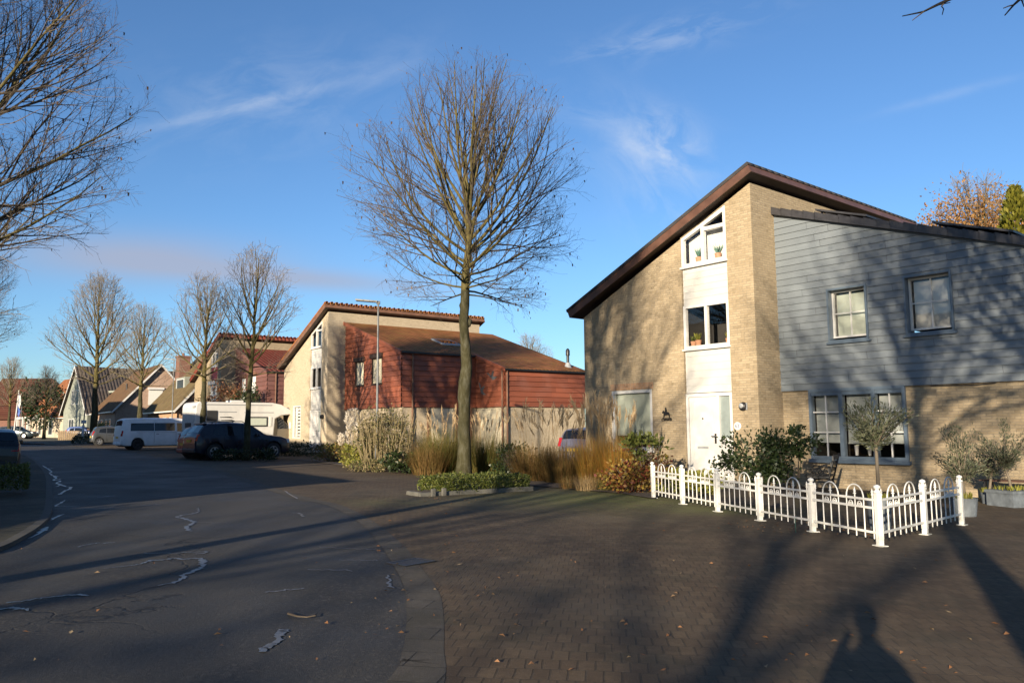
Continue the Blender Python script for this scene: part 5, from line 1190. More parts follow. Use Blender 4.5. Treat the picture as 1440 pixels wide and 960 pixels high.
sill_plant('leafy plant in a square tan pot on the sill of the white-framed window', -3.78, .96, 1.6, 76, 'leaf_box', False)
for i, lx in enumerate((1.86, 2.18)):
    v = Vector(H1.location) + Matrix.Rotation(H1.rotation_euler.z, 3, 'Z') @ Vector((lx, 1.24, .80)); t = tag(MB().lathe([(0, 0), (.035, 0), (.055, .24), (.05, .24), (0, .22)], 12).build('white_vase', M['white'], smooth=True, angle=40), 'tapered white vase on the sill of the wide window, ' + ('left of the pair' if i == 0 else 'right of the pair'), 'vase', 'white vases'); t.location = v
# fallen leaves over the paving
lv = MB(); rr = random.Random(81)
for i in range(300):
    if i < 130: p = P(rr.uniform(620, 1440), rr.uniform(700, 950))
    elif i < 240: c = P(1120, 742) if i < 200 else P(650, 705); p = c + Vector((rr.gauss(0, .55), rr.gauss(0, .5), 0))
    elif i < 280: p = P(rr.uniform(520, 640), rr.uniform(715, 900)) + Vector((rr.gauss(0, .1), 0, 0))
    else: p = P(rr.uniform(0, 560), rr.uniform(760, 955))
    z = gz(p.x) + .012; a = rr.uniform(0, 6.28); s_ = rr.uniform(.010, .030); ca, sa = cos(a) * s_, sin(a) * s_
    lv.poly([(p.x - ca, p.y - sa, z), (p.x + sa * .5, p.y - ca * .5, z + rr.uniform(0, .015)), (p.x + ca, p.y + sa, z + rr.uniform(0, .012)), (p.x - sa * .5, p.y + ca * .5, z + rr.uniform(0, .02))])
M['litter'] = leafmat('fallen_leaf', [(.13, .06, .025), (.20, .10, .045), (.09, .05, .028), (.28, .21, .12)], .7, .1)
lo = lv.build('fallen_leaves', M['litter'], fix=False); lo['kind'] = 'stuff'; lo['label'] = 'scattered brown fallen leaves on road and paving'; lo['category'] = 'fallen leaves'
tw = tag(MB().tube([P(405, 862, .012), P(418, 866, .02), P(432, 867, .014), P(443, 865, .02), P(446, 861, .014)], [.009, .007, .006, .005, .003], 5).build('fallen_twig', M['twig'], fix=False), 'curved brown twig lying on the dark asphalt', 'twig')

# ------------------------------------------------------------------ street furniture
def street_lamp(label, loc, h, arm, side=-1):
    t = thing('street_lamp', label, 'street lamp', loc, 0, 'street lamps'); b = MB(); b.tube([(0, 0, -.1), (0, 0, .9), (0, 0, .95), (0, 0, h)], [.07, .07, .046, .032], 12); b.build('post', M['steel'], t, smooth=True, angle=40)
    b = MB(); b.box(-.06, .06, -.05, .05, h - .02, h + .08); b.build('bracket', M['black'], t)
    b = MB(); b.prism([(side * .02, -.10, h + .03), (side * arm, -.13, h + .10), (side * arm, .13, h + .10), (side * .02, .10, h + .03)], (0, 0, .055)); b.build('lamp_head', M['steel'], t)
    return t
street_lamp('slim grey street lamp with flat head, rising through the dry hedge', D(529.5, 660, 27.5), 5.75, .78)
street_lamp('distant grey street lamp before the orange brick house', D(241, 610, 66), 7.0, .8)
t = thing('sign_post', 'white-based thin pole with a small white sign behind the grey hatchback', 'sign', D(116.5, 614, 72)); b = MB(); b.tube([(0, 0, 0), (0, 0, 1.6)], .11, 8); b.build('sleeve', M['white'], t, smooth=True); b = MB(); b.tube([(0, 0, 1.6), (.15, 0, 4.6)], .055, 8); b.build('pole', M['steel'], t); b = MB(); b.box(-.18, .30, -.10, -.07, 1.75, 2.05); b.build('sign_plate', M['white'], t)
t = thing('flagpole', 'white flagpole with a drooping white and blue flag at the far left', 'flagpole', D(19.5, 600, 92)); b = MB(); b.tube([(0, 0, 0), (.35, 0, 5.6)], .07, 8); b.build('pole', M['white'], t)
rows = [[(.34 - .005 * k + .04 * sin(j * 1.3), .06 * sin(k + j), 5.3 - .16 * k - .05 * j) if j == 0 else (.34 + .07 * j - .03 * k * .2 + .03 * sin(k), .05 * sin(k * 1.7 + j), 5.3 - .27 * k - .12 * j) for j in range(5)] for k in range(8)]
b = MB(); b.grid(rows); b.build('flag', [M['white']], t, fix=False); b = MB(); b.grid([[(x + .02, y - .05, z - 1.0) for x, y, z in r] for r in rows[2:6]]); b.build('flag_stripe', plain('flag_blue', (.05, .10, .30), .7), t, fix=False)
t = thing('slim_pole', 'thin grey pole to the right of the flagpole', 'pole', D(28, 600, 93)); b = MB(); b.tube([(0, 0, 0), (.1, 0, 4.0)], .05, 8); b.build('pole', M['steel'], t)
t = thing('low_fence', 'low brown board fence in front of the grey gable house', 'fence', D(82, 606, 88), radians(4)); b = MB()
for i in range(16): b.box(i * .2, i * .2 + .17, 0, .04, 0, 1.0)
b.build('boards', plain('brown_boards', (.17, .12, .07), .85, var=.35), t)
shrub('low_hedge', 'small dark clipped hedge behind the grey hatchback', 'hedge', D(118, 612, 69), (.75, .5, .30), 700, .14, .08, 'leaf_dark', 91, stems=0, box=True)
shrub('garden_shrub', 'yellow-green bush in front of the pink brick house', 'shrub', D(150, 610, 74), (1.0, .8, .95), 1100, .18, .09, 'leaf_yellow', 92)
h_ = shrub('low_hedge', 'dark low hedge around the slim tree beside the navy car', 'hedge', D(344, 648, 34.7), (1.15, .6, .24), 1500, .10, .06, 'leaf_dark', 93, stems=0, box=True); h_.rotation_euler.z = radians(4)
h_ = shrub('low_hedge', 'clipped yellowish hedge at the left edge below the parked dark car', 'hedge', D(-4, 700, 16.6) , (.50, .50, .25), 4200, .055, .03, 'leaf_box', 94, stems=0, box=True); h_.rotation_euler.z = radians(30); h_.location.z += .1
shrub('beech_hedge', 'russet beech hedge rising behind the white motorhome', 'hedge', D(312, 620, 54), (2.0, .8, 1.3), 2200, .16, .09, 'leaf_brown_hedge' if 'leaf_brown_hedge' in M else leafmat('russet_leaves', [(.17, .07, .035), (.22, .10, .05), (.12, .06, .03), (.10, .08, .03)]), 95, clumps=22, hz=3.1, stems=10)
shrub('holly_bush', 'dark green bush beside the russet hedge above the motorhome', 'shrub', D(347, 620, 53), (1.0, .8, 1.05), 1400, .16, .09, 'leaf_dark', 96, clumps=14, hz=3.2, stems=5)
shrub('evergreen_tree', 'dark evergreen bush tree between the far houses at the left', 'tree', D(58, 611, 108), (2.6, 2.2, 3.2), 1600, .5, .28, 'leaf_dark', 97, clumps=16, hz=4.6, stems=4)
# copper-leaved tree and yellow-green conifer behind the main house
ct = dup(TC, D(1392, 600, 40), .5, 1.32, 'tree with thin copper leaves rising behind the right end of the low roof', None); del ct['group']
f = MB(); rr = random.Random(98)
leaf_cloud(f, rr, 24000, (0, 0, 7.2), (2.5, 2.5, 3.1), .105, .075, .2, 90, 0); f.build('foliage', M['leaf_copper'], ct, fix=False)
cf = thing('conifer', 'yellow-green conifer at the right edge above the dark roof', 'tree', D(1453, 600, 30)); f = MB(); rr = random.Random(99)
for i in range(8500):
    z = rr.random() ** 1.3; a = rr.uniform(0, 6.28); lob = .82 + .18 * sin(a * 5 + z * 17) * sin(z * 23 + a * 2); r = 2.9 * (1 - z) ** .75 * lob * (1 - .35 * rr.random() ** 2)
    p = Vector((cos(a) * r, sin(a) * r, .3 + z * 10.4)); d = (Vector((cos(a) * .7, sin(a) * .7, .75)) + rvec(rr) * .5).normalized(); leaf(f, p, d, .26, .12, rr)
f.build('crown', M['leaf_conifer'], cf, fix=False); MB().tube([(0, 0, -.1), (0, 0, 9)], [.2, .03], 8).build('trunk', M['bark'], cf)

gh = shrub('shade_hedge', 'unseen clipped hedge added to shade the left pavement', 'hedge', (-10.3, 2.6, gz(-10.3)), (.45, 4.6, 1.0), 9000, .09, .05, 'leaf_box', 101, stems=0, box=True); gh.rotation_euler.z = radians(2)  # out-of-view hedge added to darken the sunlit left pavement
c = MB(); c.box(-.40, .40, -4.5, 4.5, 0, 1.8); c.build('opaque_core', M['twig'], gh)  # solid block added inside the hedge to stop the sun

dg = thing('drain_cover', 'dark cast-iron drain grate set in the gutter beside the asphalt', 'drain cover', P(578, 791), radians(48)); dg.location.z += .006
b = MB(); frame_rect_z = [(-.21, .21, -.16, -.13), (-.21, .21, .13, .16), (-.21, -.18, -.13, .13), (.18, .21, -.13, .13)]
for x0, x1, y0, y1 in frame_rect_z: b.box(x0, x1, y0, y1, -.004, .008)
b.build('frame', M['black'], dg); b = MB()
for i in range(9): b.box(-.165 + i * .038, -.165 + i * .038 + .024, -.13, .13, -.003, .005)
b.build('grate', M['black'], dg)
# ------------------------------------------------------------------ vehicles (frame: x forward from the rear bumper, y to the left, z up)
def lerp_poly(pl, x):
    if x <= pl[0][0]: return pl[0][1]
    for (xa, za), (xb, zb) in zip(pl, pl[1:]):
        if x <= xb: return za + (zb - za) * (x - xa) / max(1e-6, xb - xa)
    return pl[-1][1]
def carpaint(name, col, flake=.0):
    m = new_mat(name); n = N(m); v = n.obj(); d = n.noise(v, 3, 5)
    n.finish(n.ramp(d, [(.35, col), (.7, tuple(c * .85 + .01 for c in col))]), n.maprange(d, .3, .7, .25, .38), flake, None, .4, .25); return m
M['tail'] = plain('red_lens', (.35, .01, .012), .15, spec=.8); M['plate'] = plain('yellow_plate', (.55, .36, .03), .5); M['lens'] = plain('clear_lens', (.6, .62, .64), .1, spec=.9)
M['rim'] = plain('alloy', (.42, .42, .43), .35, .8); M['cabin'] = plain('cabin_dark', (.012, .013, .015), .9)
def car_glass(name, col): 
    m = new_mat(name); n = N(m); n.finish(col, .05, 0, None, .55, 0); return m
M['car_glass'] = car_glass('car_window', (.008, .010, .013))
def make_car(name, label, cat, loc, rz, S, paint, group=None):
    t = thing(name, label, cat, loc, rz, group)
    L, W, top, belt, wx, wr = S['L'], S['W'], S['top'], S['belt'], S['wheels'], S['wr']
    zb, tum, ar = S.get('zb', .22), S.get('tumble', .30), wr + .055
    xs = set([x for x, z in top] + [.0, .02, .06, .12, L - .12, L - .06, L - .02, L]); x = 0
    while x < L: xs.add(round(x, 3)); x += .16
    for w in wx:
        for k in range(-8, 9): xs.add(round(w + ar * sin(k / 8 * pi / 2), 4))
    xs = sorted(v for v in xs if 0 <= v <= L)
    er, ef = S.get('round_r', .10), S.get('round_f', .20)
    def hw(x):
        r = max(0, 1 - x / .35); f = max(0, 1 - (L - x) / .75); return W / 2 * (1 - er * r ** 2 - ef * f ** 2)
    def low(x):
        z = zb + .10 * max(0, 1 - x / .3) ** 2 + .06 * max(0, 1 - (L - x) / .3) ** 2
        for w in wx:
            if abs(x - w) < ar: z = max(z, wr + sqrt(ar * ar - (x - w) ** 2))
        return z
    def sect(x):
        zt = lerp_poly(top, x); bz = min(lerp_poly(belt, x), zt - .03); w = hw(x); lo = low(x); zm = .55 * bz + .45 * zb
        wr_ = w * .97 - tum * max(0, zt - bz - .03); lo = min(lo, zt - .12)
        z2, z3 = max(lo + .04, zb + .14), max(lo + .06, zm); z2 = min(z2, zt - .08); z3 = min(max(z3, z2 + .01), zt - .06); bz2 = max(bz, z3 + .01)
        return [(0, lo), (w * .86, lo), (w * .965, min(lo + .03, z2 - .005)), (w * .99, z2), (w, z3), (w * .975, bz2), (wr_, zt - .035 if zt - bz2 > .05 else max(bz2 + .002, zt - .012)), (wr_ * .86, zt), (0, zt + S.get('crown', .03))]
    rows = []
    for x in xs:
        s = sect(x); rows.append([(x, -y, z) for y, z in s[::-1]] + [(x, y, z) for y, z in s[1:]])
    b = MB(); b.grid(rows); b.poly([rows[0][i] for i in range(len(rows[0]))][::-1]); b.poly(rows[-1]); b.build('body', paint, t, smooth=True, angle=32)
    def side_y(x, z):
        s = sect(x)
        for (ya, za), (yb, zc) in zip(s[4:7], s[5:8]):
            if z <= zc: return ya + (yb - ya) * (z - za) / max(1e-6, zc - za)
        return s[6][0]
    gm = S.get('glass', M['car_glass'])
    for q in S['windows']:
        for sg in (-1, 1):
            b = MB(); n_ = 8; lowp, upp = q
            rws = [[], []]
            xa, xb = max(lowp[0][0], upp[0][0]), min(lowp[-1][0], upp[-1][0])
            cols = sorted({*[x for x, z in lowp], *[x for x, z in upp], *[xa + (xb - xa) * k / n_ for k in range(n_ + 1)]})
            A, B_ = [], []
            for x in cols:
                zl = lerp_poly(lowp, x); zu = lerp_poly(upp, x)
                if x < upp[0][0]: zu = upp[0][1] + (lowp[0][1] - upp[0][1]) * (upp[0][0] - x) / max(1e-6, upp[0][0] - lowp[0][0]) 
                if x > upp[-1][0]: zu = upp[-1][1] + (lowp[-1][1] - upp[-1][1]) * (x - upp[-1][0]) / max(1e-6, lowp[-1][0] - upp[-1][0])
                zu = max(zu, zl + .002); A.append((x, sg * (side_y(x, zl) + .006), zl)); B_.append((x, sg * (side_y(x, zu) + .006), zu))
            b.grid([A, B_]); b.build('side_window', gm, t, fix=False)
    for nm, (xa, xb) in (('rear_window', S['rearglass']), ('windscreen', S['frontglass'])):
        b = MB(); r0 = []
        for k in range(5):
            x = xa + (xb - xa) * k / 4; s = sect(x); sl = (lerp_poly(top, x + .01) - lerp_poly(top, x - .01)) / .02; nl = sqrt(1 + sl * sl); ox, oz = -sl / nl * .008, .008 / nl
            r0.append([(x + ox, y, z + oz) for y, z in ((-s[7][0], s[7][1]), (-s[7][0] * .5, s[7][1] + .5 * (s[8][1] - s[7][1])), (0, s[8][1]), (s[7][0] * .5, s[7][1] + .5 * (s[8][1] - s[7][1])), (s[7][0], s[7][1]))])
        b.grid(r0); b.build(nm, gm, t, fix=False)
    for w in wx:
        for sg in (-1, 1):
            yo = sg * (hw(w) - .10); b = MB(); b.lathe([(wr * .60, -.095), (wr * .93, -.105), (wr, -.07), (wr, .07), (wr * .93, .105), (wr * .60, .095)], 24, (w, yo, wr), 'y'); wo = b.build('wheel', M['rubber'], t, smooth=True, angle=40)
            b = MB(); ys = yo + sg * .085
            b.lathe([(wr * .64, ys - .02), (wr * .64, ys + sg * .012), (wr * .56, ys + sg * .012), (wr * .54, ys - sg * .03)], 24, (w, 0, wr), 'y')
            for k in range(S.get('spokes', 5)):
                an = 2 * pi * k / S.get('spokes', 5) + .3; c, s_ = cos(an), sin(an); wd = S.get('spw', .035)
                b.prism([(w + c * .04 - s_ * wd, ys, wr + s_ * .04 + c * wd), (w + c * wr * .58 - s_ * wd * .7, ys, wr + s_ * wr * .58 + c * wd * .7), (w + c * wr * .58 + s_ * wd * .7, ys, wr + s_ * wr * .58 - c * wd * .7), (w + c * .04 + s_ * wd, ys, wr + s_ * .04 - c * wd)], (0, sg * .014, 0))
            b.lathe([(0, ys + sg * .016), (.05, ys + sg * .014), (.06, ys)], 12, (w, 0, wr), 'y'); b.build('rim', S.get('rimmat', M['rim']), wo)
    b = MB()
    for w in wx: b.lathe([(0, -W / 2 + .12), (ar - .01, -W / 2 + .12), (ar - .01, W / 2 - .12), (0, W / 2 - .12)], 20, (w, 0, wr + .02), 'y')
    b.box(.25, L - .25, -W / 2 + .2, W / 2 - .2, zb - .04, zb + .06); b.build('underbody', M['cabin'], t)
    for sg in (-1, 1):
        b = MB(); ta = S['tail']; y1 = hw(.05) + .004
        b.prism([(ta[0], sg * (y1 - ta[4]), ta[2]), (ta[0] - .0, sg * y1, ta[2]), (ta[1], sg * y1, ta[3]), (ta[1], sg * (y1 - ta[4]), ta[3])], (ta[5], 0, 0)); b.build('tail_light', M['tail'], t)
        b = MB(); hz = S['head']; b.box(L - hz[0], L - .02, sg * (hw(L - .1) - .30) if sg > 0 else -(hw(L - .1) + .0), sg * (hw(L - .1) + .0) if sg > 0 else -(hw(L - .1) - .30), hz[1], hz[2]); b.build('headlight', M['lens'], t)
        mx, mz = S['mirror']; b = MB(); y0 = side_y(mx, mz); b.box(mx - .08, mx + .06, min(sg * (y0 - .02), sg * (y0 + .20)), max(sg * (y0 - .02), sg * (y0 + .20)), mz, mz + S.get('mirh', .14)); b.build('wing_mirror', S.get('mirmat', paint), t, bevel=.03)
    for sx in S.get('seams', ()):
        for sg in (-1, 1):
            b = MB(); zt = lerp_poly(belt, sx); b.tube([(sx, sg * (side_y(sx, z) + .001), z) for z in (zb + .16, .5 * (zb + zt), zt)] , .007, 4, cap=False); b.build('door_seam', M['cabin'], t)
            b = MB(); hx = sx + .12; b.box(hx, hx + .16, min(sg * (side_y(hx, zt - .12) - .01), sg * (side_y(hx, zt - .12) + .03)), max(sg * (side_y(hx, zt - .12) - .01), sg * (side_y(hx, zt - .12) + .03)), zt - .14, zt - .11); b.build('door_handle', M['darkplastic'], t)
    b = MB(); pz = S.get('plz', .62); b.box(-.022, .03, -.26, .26, pz, pz + .11); b.build('number_plate', M['plate'], t)
    b = MB(); b.box(-.03, .16, -W / 2 * .90, W / 2 * .90, zb + .06, zb + .24); b.build('bumper', S.get('bumper', M['darkplastic']), t, bevel=.04)
    b = MB(); b.box(L - .18, L + .02, -W / 2 * .74, W / 2 * .74, zb + .02, zb + .22); b.build('bumper', S.get('bumper', M['darkplastic']), t, bevel=.04)
    return t, side_y, hw
def place(S, wheel_pt, rz, which=0, side=-1):
    """location so that the chosen wheel touches wheel_pt"""
    v = Matrix.Rotation(rz, 3, 'Z') @ Vector((S['wheels'][which], side * (S['W'] / 2 - .08), 0)); p = wheel_pt - v; p.z = gz(p.x) ; return p
RZB = radians(39.6)
SUV = dict(L=4.34, W=1.82, zb=.26, wr=.345, wheels=(.84, 3.51), tumble=.34, belt=[(0, 1.02), (2.6, .98), (3.3, .95), (4.34, .8)], top=[(0, .72), (.03, .98), (.10, 1.10), (.22, 1.26), (.42, 1.52), (.62, 1.59), (1.5, 1.63), (2.2, 1.60), (2.5, 1.53), (3.12, 1.12), (3.3, 1.07), (3.9, 1.01), (4.2, .92), (4.30, .78), (4.34, .55)],
           windows=[([(.72, 1.12), (1.22, 1.07)], [(.86, 1.42), (1.22, 1.46)]), ([(1.28, 1.06), (2.02, 1.04)], [(1.28, 1.47), (2.02, 1.50)]), ([(2.08, 1.04), (2.88, 1.05)], [(2.08, 1.50), (2.42, 1.46)])], rearglass=(.16, .40), frontglass=(2.54, 3.06), tail=(-.0, .10, .84, 1.12, .16, .10), head=(.25, .70, .88), mirror=(2.72, 1.0), plz=.78, spokes=5, spw=.045, seams=(1.25, 2.06, 2.98))
navy = carpaint('navy_paint', (.005, .008, .020), .2)
pd = place(SUV, P(301, 647), RZB)
car, sy, _ = make_car('parked_car', 'dark navy off-road car with roof rails parked beside the slim tree', 'car', pd, RZB, SUV, navy)
for sg in (-1, 1):
    b = MB(); b.tube([(.75, sg * .62, 1.60), (.85, sg * .63, 1.67), (2.1, sg * .63, 1.68), (2.25, sg * .62, 1.60)], .022, 6); b.build('roof_rail', M['steel'], car, smooth=True)
b = MB(); b.box(1.15, 3.1, -.925, .925, .30, .40); b.build('sill_trim', M['darkplastic'], car, bevel=.02)
b = MB(); b.box(.38, .55, -.62, .62, 1.55, 1.60); b.build('spoiler', navy, car, bevel=.015)
HATCH = dict(L=3.42, W=1.62, zb=.20, wr=.285, wheels=(.55, 2.88), tumble=.32, belt=[(0, .95), (1.6, .90), (2.6, .86), (3.42, .75)], top=[(0, .55), (.02, .85), (.08, 1.0), (.22, 1.28), (.36, 1.42), (.9, 1.46), (1.5, 1.46), (1.85, 1.40), (2.5, 1.0), (2.75, .93), (3.2, .82), (3.37, .68), (3.42, .45)],
             windows=[([(.48, 1.0), (1.0, .95)], [(.58, 1.26), (1.0, 1.33)]), ([(1.06, .95), (2.12, .92)], [(1.06, 1.34), (1.78, 1.31)])], rearglass=(.10, .30), frontglass=(1.90, 2.44), tail=(.0, .10, .78, 1.10, .14, .10), head=(.3, .58, .74), mirror=(2.08, .90), plz=.60, spokes=5, bumper=M['darkplastic'], seams=(1.04, 2.2))
grey = carpaint('grey_paint', (.075, .08, .085), .5)
pa = place(HATCH, D(139.5, 624.5, 63), radians(34))
car2, _, _ = make_car('parked_car', 'small grey hatchback with glowing red tail light beside the white van', 'car', pa, radians(34), HATCH, grey)
VAN = dict(L=5.29, W=1.92, zb=.24, wr=.335, wheels=(1.0, 4.38), tumble=.16, crown=.04, round_r=.05, belt=[(0, 1.12), (4.2, 1.10), (5.29, .9)], top=[(0, .60), (.02, 1.0), (.06, 1.45), (.14, 1.86), (.30, 1.94), (1.5, 1.97), (3.6, 1.97), (4.0, 1.92), (4.62, 1.22), (4.8, 1.13), (5.12, .98), (5.25, .72), (5.29, .45)],
           windows=[([(.55, 1.18), (1.95, 1.18)], [(.58, 1.66), (1.95, 1.68)]), ([(1.98, 1.18), (3.22, 1.18)], [(1.98, 1.68), (3.22, 1.68)]), ([(3.36, 1.14), (4.30, 1.12)], [(3.36, 1.68), (3.95, 1.64)])], rearglass=(.07, .13), frontglass=(4.04, 4.58), tail=(.0, .05, .86, 1.20, .14, .09), head=(.28, .72, .92), mirror=(4.12, 1.10), mirh=.24, plz=.72, spokes=5, bumper=None, seams=(1.96, 3.3, 4.3))
whitep = carpaint('white_car_paint', (.72, .73, .74))
VAN['bumper'] = whitep; VAN['rimmat'] = M['darkplastic']
pv = place(VAN, D(193, 632.3, 50.5), RZB)
car3, _, _ = make_car('parked_van', 'white passenger van with long tinted side windows parked by the road', 'van', pv, RZB, VAN, whitep)
b = MB(); b.box(.9, 3.3, -.957, .957, 1.085, 1.10); b.build('rubbing_strip', M['lead'], car3)
redp = carpaint('red_paint', (.22, .015, .014)); S_ = dict(HATCH); S_['bumper'] = redp
av = Vector((-sin(radians(39.6)), cos(radians(39.6)), 0)); bv = Vector((cos(radians(39.6)), sin(radians(39.6)), 0))
pr_ = pd + av * 2.05 + bv * .35; pr_.z = gz(pr_.x)
make_car('parked_car', 'red car mostly hidden behind the navy off-road car', 'car', pr_, RZB, S_, redp)
EST = dict(L=4.6, W=1.78, zb=.2, wr=.31, wheels=(.95, 3.62), tumble=.34, belt=[(0, .95), (2.5, .90), (4.6, .7)], top=[(0, .6), (.03, .9), (.12, 1.02), (.45, 1.34), (.8, 1.42), (1.8, 1.46), (2.5, 1.43), (3.25, .98), (3.5, .92), (4.3, .78), (4.55, .6), (4.6, .42)],
           windows=[([(.55, .99), (1.35, .97)], [(.75, 1.28), (1.35, 1.34)]), ([(1.41, .97), (2.05, .96)], [(1.41, 1.35), (2.05, 1.36)]), ([(2.11, .96), (2.95, .97)], [(2.11, 1.36), (2.48, 1.33)])], rearglass=(.16, .42), frontglass=(2.54, 3.18), tail=(.0, .12, .74, .98, .2, .12), head=(.35, .60, .76), mirror=(2.85, .94), plz=.72, spokes=7)
black = carpaint('black_paint', (.010, .011, .014), .2); teal = carpaint('dark_teal_paint', (.010, .022, .028), .3)
make_car('parked_car', 'dark teal saloon parked side-on at the far left end of the street', 'car', D(-4, 613, 98), radians(3), EST, teal)
pl0 = D(-20, 668, 22.5); cc_ = make_car('parked_car', 'dark estate car seen from behind at the left edge of the picture', 'car', pl0 + Vector((0, 0, .05)), radians(124), EST, black)[0]; cc_.scale = (.92, .92, .90)
blue = carpaint('blue_paint', (.03, .07, .22)); S_ = dict(HATCH); S_['bumper'] = blue
make_car('parked_car', 'blue car half hidden behind the far fence and grey hatchback', 'car', D(96, 606, 90), radians(2), S_, blue)
S_ = dict(HATCH); purp = carpaint('silver_lilac_paint', (.26, .25, .30), .6); S_['bumper'] = purp; S_['L'] = 3.42
make_car('parked_car', 'silver-lilac hatchback with yellow number plate behind the tall golden grass', 'car', D(806, 650, 30.2), radians(46), S_, purp)

# motorhome
pm = D(263, 640, 45.0); mh = thing('motorhome', 'white low-profile motorhome with bronze cab parked on the forecourt', 'motorhome', pm, RZB)
prof = [(0, .42), (0, 2.55), (.06, 2.76), (.20, 2.84), (4.45, 2.84), (5.0, 2.74), (5.55, 2.46), (5.72, 2.28), (5.66, 2.16), (5.0, 2.10), (4.62, 1.9), (4.5, .42)]
mhw = carpaint('motorhome_white', (.52, .515, .50)); MB().prism([(x, -1.14, z) for x, z in prof], (0, 2.28, 0)).build('coachwork', mhw, mh, bevel=.07)
CABS = dict(L=2.2, W=1.98, zb=.28, wr=.34, wheels=(1.42,), tumble=.14, belt=[(0, 1.25), (1.3, 1.22), (2.2, 1.0)], top=[(0, 2.1), (.5, 2.1), (.62, 2.04), (1.32, 1.32), (1.55, 1.2), (2.05, .98), (2.17, .75), (2.2, .5)])
bronze = carpaint('bronze_cab_paint', (.16, .135, .10), .4)
rows = []
for x, z in CABS['top'] + []:
    w = .99 * (1 - .22 * max(0, 1 - (2.2 - x) / .7) ** 2); bz = min(lerp_poly(CABS['belt'], x), z - .03); lo = .3 if abs(x - 1.42) > .42 else .3 + .0
    h_ = [(0, lo), (w * .95, lo), (w, lo + .2), (w, .75), (w * .98, bz), (w * .97 - .16 * max(0, z - bz), z - .03), (w * .8 - .16 * max(0, z - bz), z), (0, z + .03)]
    rows.append([(4.45 + x, -y, zz) for y, zz in h_[::-1]] + [(4.45 + x, y, zz) for y, zz in h_[1:]])
b = MB(); b.grid(rows); b.poly(rows[-1]); b.build('cab', bronze, mh, smooth=True, angle=30)
for sg in (-1, 1):
    b = MB(); y = lambda z: sg * (.975 - .16 * max(0, z - 1.24) + .006)
    b.poly([(4.85, y(1.32), 1.32), (5.62, y(1.32), 1.32), (5.12, y(1.95), 1.95), (4.85, y(1.95), 1.95)]); b.build('cab_window', M['car_glass'], mh, fix=False)
    b = MB(); b.box(5.5, 5.66, min(sg * 1.0, sg * 1.24), max(sg * 1.0, sg * 1.24), 1.30, 1.72); b.build('wing_mirror', M['white'], mh, bevel=.04)
    Y = sg * 1.145
    def strip(x0, x1, z0, z1, m, nm, off=.012):
        b = MB(); b.box(x0, x1, min(Y - sg * .02, Y + sg * off), max(Y - sg * .02, Y + sg * off), z0, z1); return b.build(nm, M[m], mh, bevel=.02)
    strip(.62, 1.22, 1.78, 2.36, 'darkplastic', 'side_window', .03); strip(2.85, 4.15, 1.45, 2.02, 'darkplastic', 'side_window', .03)
    strip(2.92, 4.08, 1.52, 1.95, 'blind', 'window_blind', .034); strip(4.22, 4.40, 1.45, 2.02, 'blind_white', 'side_window', .026)
    strip(1.3, 2.3, 2.26, 2.31, 'lead', 'awning_rail'); strip(2.75, 4.5, 2.24, 2.29, 'lead', 'awning_rail'); strip(.3, 4.4, 2.66, 2.72, 'lead', 'roof_rail_trim')
    for k in range(3):
        b = MB(); x0 = 1.35 + .08 * k; z0 = 2.0 - .17 * k; b.prism([(x0, Y + sg * .006, z0), (x0 + .62, Y + sg * .006, z0 + .02), (x0 + .80, Y + sg * .006, z0 - .06), (x0 + .50, Y + sg * .006, z0 - .045), (x0 + .02, Y + sg * .006, z0 - .035)], (0, sg * .004, 0)); b.build('decal', M['black'], mh)
    b = MB(); b.lathe([(.20, -.1), (.34, -.1), (.34, .1), (.20, .1)], 20, (5.9, sg * .9, .34), 'y'); b.build('wheel', M['rubber'], mh, smooth=True, angle=40)
    b = MB(); b.lathe([(.20, -.1), (.34, -.1), (.34, .1), (.20, .1)], 20, (1.2, sg * 1.0, .34), 'y'); b.build('wheel', M['rubber'], mh, smooth=True, angle=40)
b = MB(); b.poly([(5.08, -.72, 2.02), (5.08, .72, 2.02), (5.77, .80, 1.36), (5.77, -.80, 1.36)]); b.build('windscreen', M['car_glass'], mh, fix=False)
b = MB(); b.box(-.02, .02, -.5, .5, 1.4, 1.68); b.build('rear_window', M['darkplastic'], mh); b = MB(); b.box(-.05, .05, -1.05, 1.05, .45, .75); b.build('bumper', M['white'], mh, bevel=.03)
b = MB(); b.box(2.2, 3.0, -.4, .4, 2.84, 2.98); b.build('roof_hatch', M['white'], mh, bevel=.05)
b = MB(); b.box(-.03, .03, -1.12, -.72, 2.5, 2.62); b.build('marker_light', M['lead'], mh)

# ------------------------------------------------------------------ the photographer, whose shadow lies on the paving
M['coat'] = plain('dark_coat', (.03, .032, .04), .8, var=.2); M['trousers'] = plain('dark_trousers', (.02, .022, .03), .85); M['skin'] = plain('skin', (.45, .28, .21), .5, var=.06); M['hair'] = plain('brown_hair', (.04, .025, .015), .7)
def skin_mesh(name, verts, edges, rad, mat, parent=None, root=0, lev=2):
    me = bpy.data.meshes.new(name); me.from_pydata(verts, edges, []); o = bpy.data.objects.new(name, me); COL.objects.link(o); me.materials.append(mat)
    if parent: o.parent = parent
    bm = bmesh.new(); bm.from_mesh(me); ly = bm.verts.layers.skin.verify()
    for v, r in zip(bm.verts, rad): v[ly].radius = (r if hasattr(r, '__len__') else (r, r)); v[ly].use_root = (v.index == root)
    bm.to_mesh(me); bm.free()
    o.modifiers.new('skin', 'SKIN'); s = o.modifiers.new('sub', 'SUBSURF'); s.levels = s.render_levels = lev; me.update(); return o
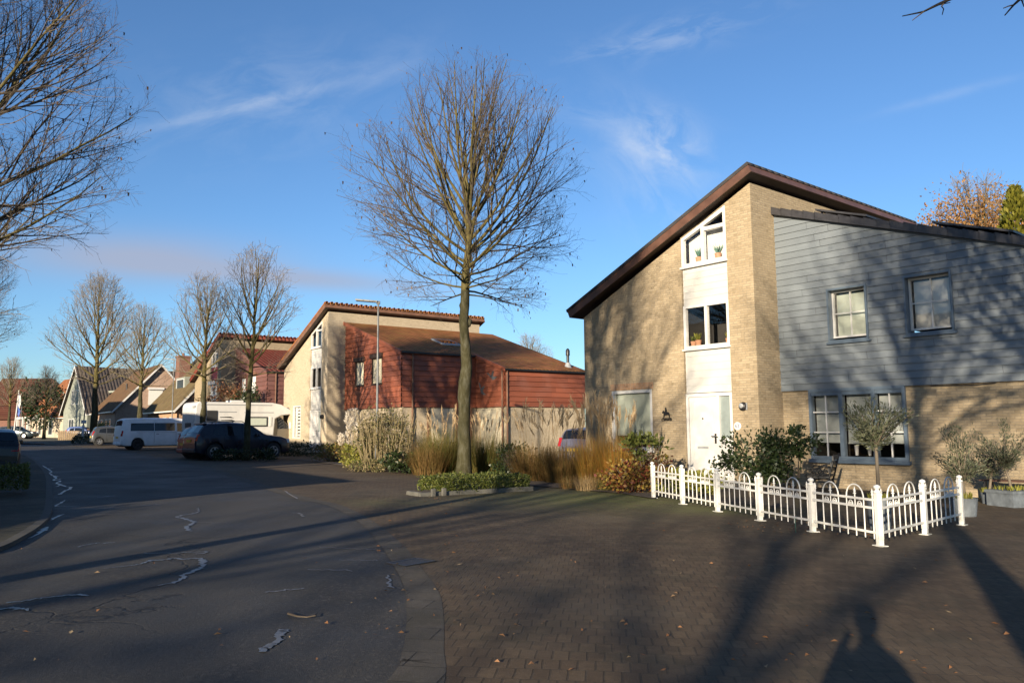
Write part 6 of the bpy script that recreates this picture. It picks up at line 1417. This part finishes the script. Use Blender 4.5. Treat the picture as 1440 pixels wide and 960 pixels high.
bv_ = [(0, 0, .92), (0, .0, 1.08), (0, 0, 1.28), (0, 0, 1.40), (0, .03, 1.49), (0, .05, 1.58), (0, .05, 1.68),
       (.17, 0, 1.37), (.30, .05, 1.14), (.11, .25, 1.44), (.06, .27, 1.50), (-.17, 0, 1.37), (-.30, .05, 1.14), (-.11, .25, 1.44), (-.06, .27, 1.50),
       (.10, 0, .86), (.12, .02, .48), (.13, -.02, .08), (.14, .14, .035), (-.10, 0, .86), (-.12, .02, .48), (-.13, -.02, .08), (-.14, .14, .035)]
be = [(0, 1), (1, 2), (2, 3), (3, 4), (4, 5), (5, 6), (3, 7), (7, 8), (8, 9), (9, 10), (3, 11), (11, 12), (12, 13), (13, 14), (0, 15), (15, 16), (16, 17), (17, 18), (0, 19), (19, 20), (20, 21), (21, 22)]
br_ = [(.15, .12), (.145, .11), (.16, .12), (.10, .09), (.055, .055), (.085, .095), (.07, .08), .065, .045, .032, .035, .065, .045, .032, .035, .085, .06, .042, .04, .085, .06, .042, .04]
per = skin_mesh('person', bv_, be, br_, M['skin'])
tag(per, 'photographer in a dark coat with raised arms, whose shadow lies on the paving', 'person'); per.location = (-.16, -.34, gz(0)); per.rotation_euler.z = radians(-8); per.scale = (.82, .9, 1)
ci = [0, 1, 2, 3, 7, 8, 9, 11, 12, 13]; mp_ = {v: i for i, v in enumerate(ci)}
skin_mesh('coat', [bv_[i] for i in ci] + [(0, 0, .66)], [(mp_[a], mp_[b_]) for a, b_ in be if a in mp_ and b_ in mp_] + [(0, len(ci))], [(.165, .14), (.15, .13), (.165, .13), (.11, .10), .075, .066, .05, .085, .066, .05, (.18, .15)], M['coat'], per)
ti = [0, 15, 16, 17, 19, 20, 21]; mp_ = {v: i for i, v in enumerate(ti)}
skin_mesh('trousers', [bv_[i] for i in ti], [(mp_[a], mp_[b_]) for a, b_ in be if a in mp_ and b_ in mp_], [(.165, .13), .10, .075, .06, .10, .075, .06], M['trousers'], per)
h_ = MB(); h_.lathe([(.02, 1.775), (.075, 1.75), (.098, 1.69), (.10, 1.62), (.085, 1.57)], 14, (0, .03, 0)); h_.build('hair', M['hair'], per, smooth=True)
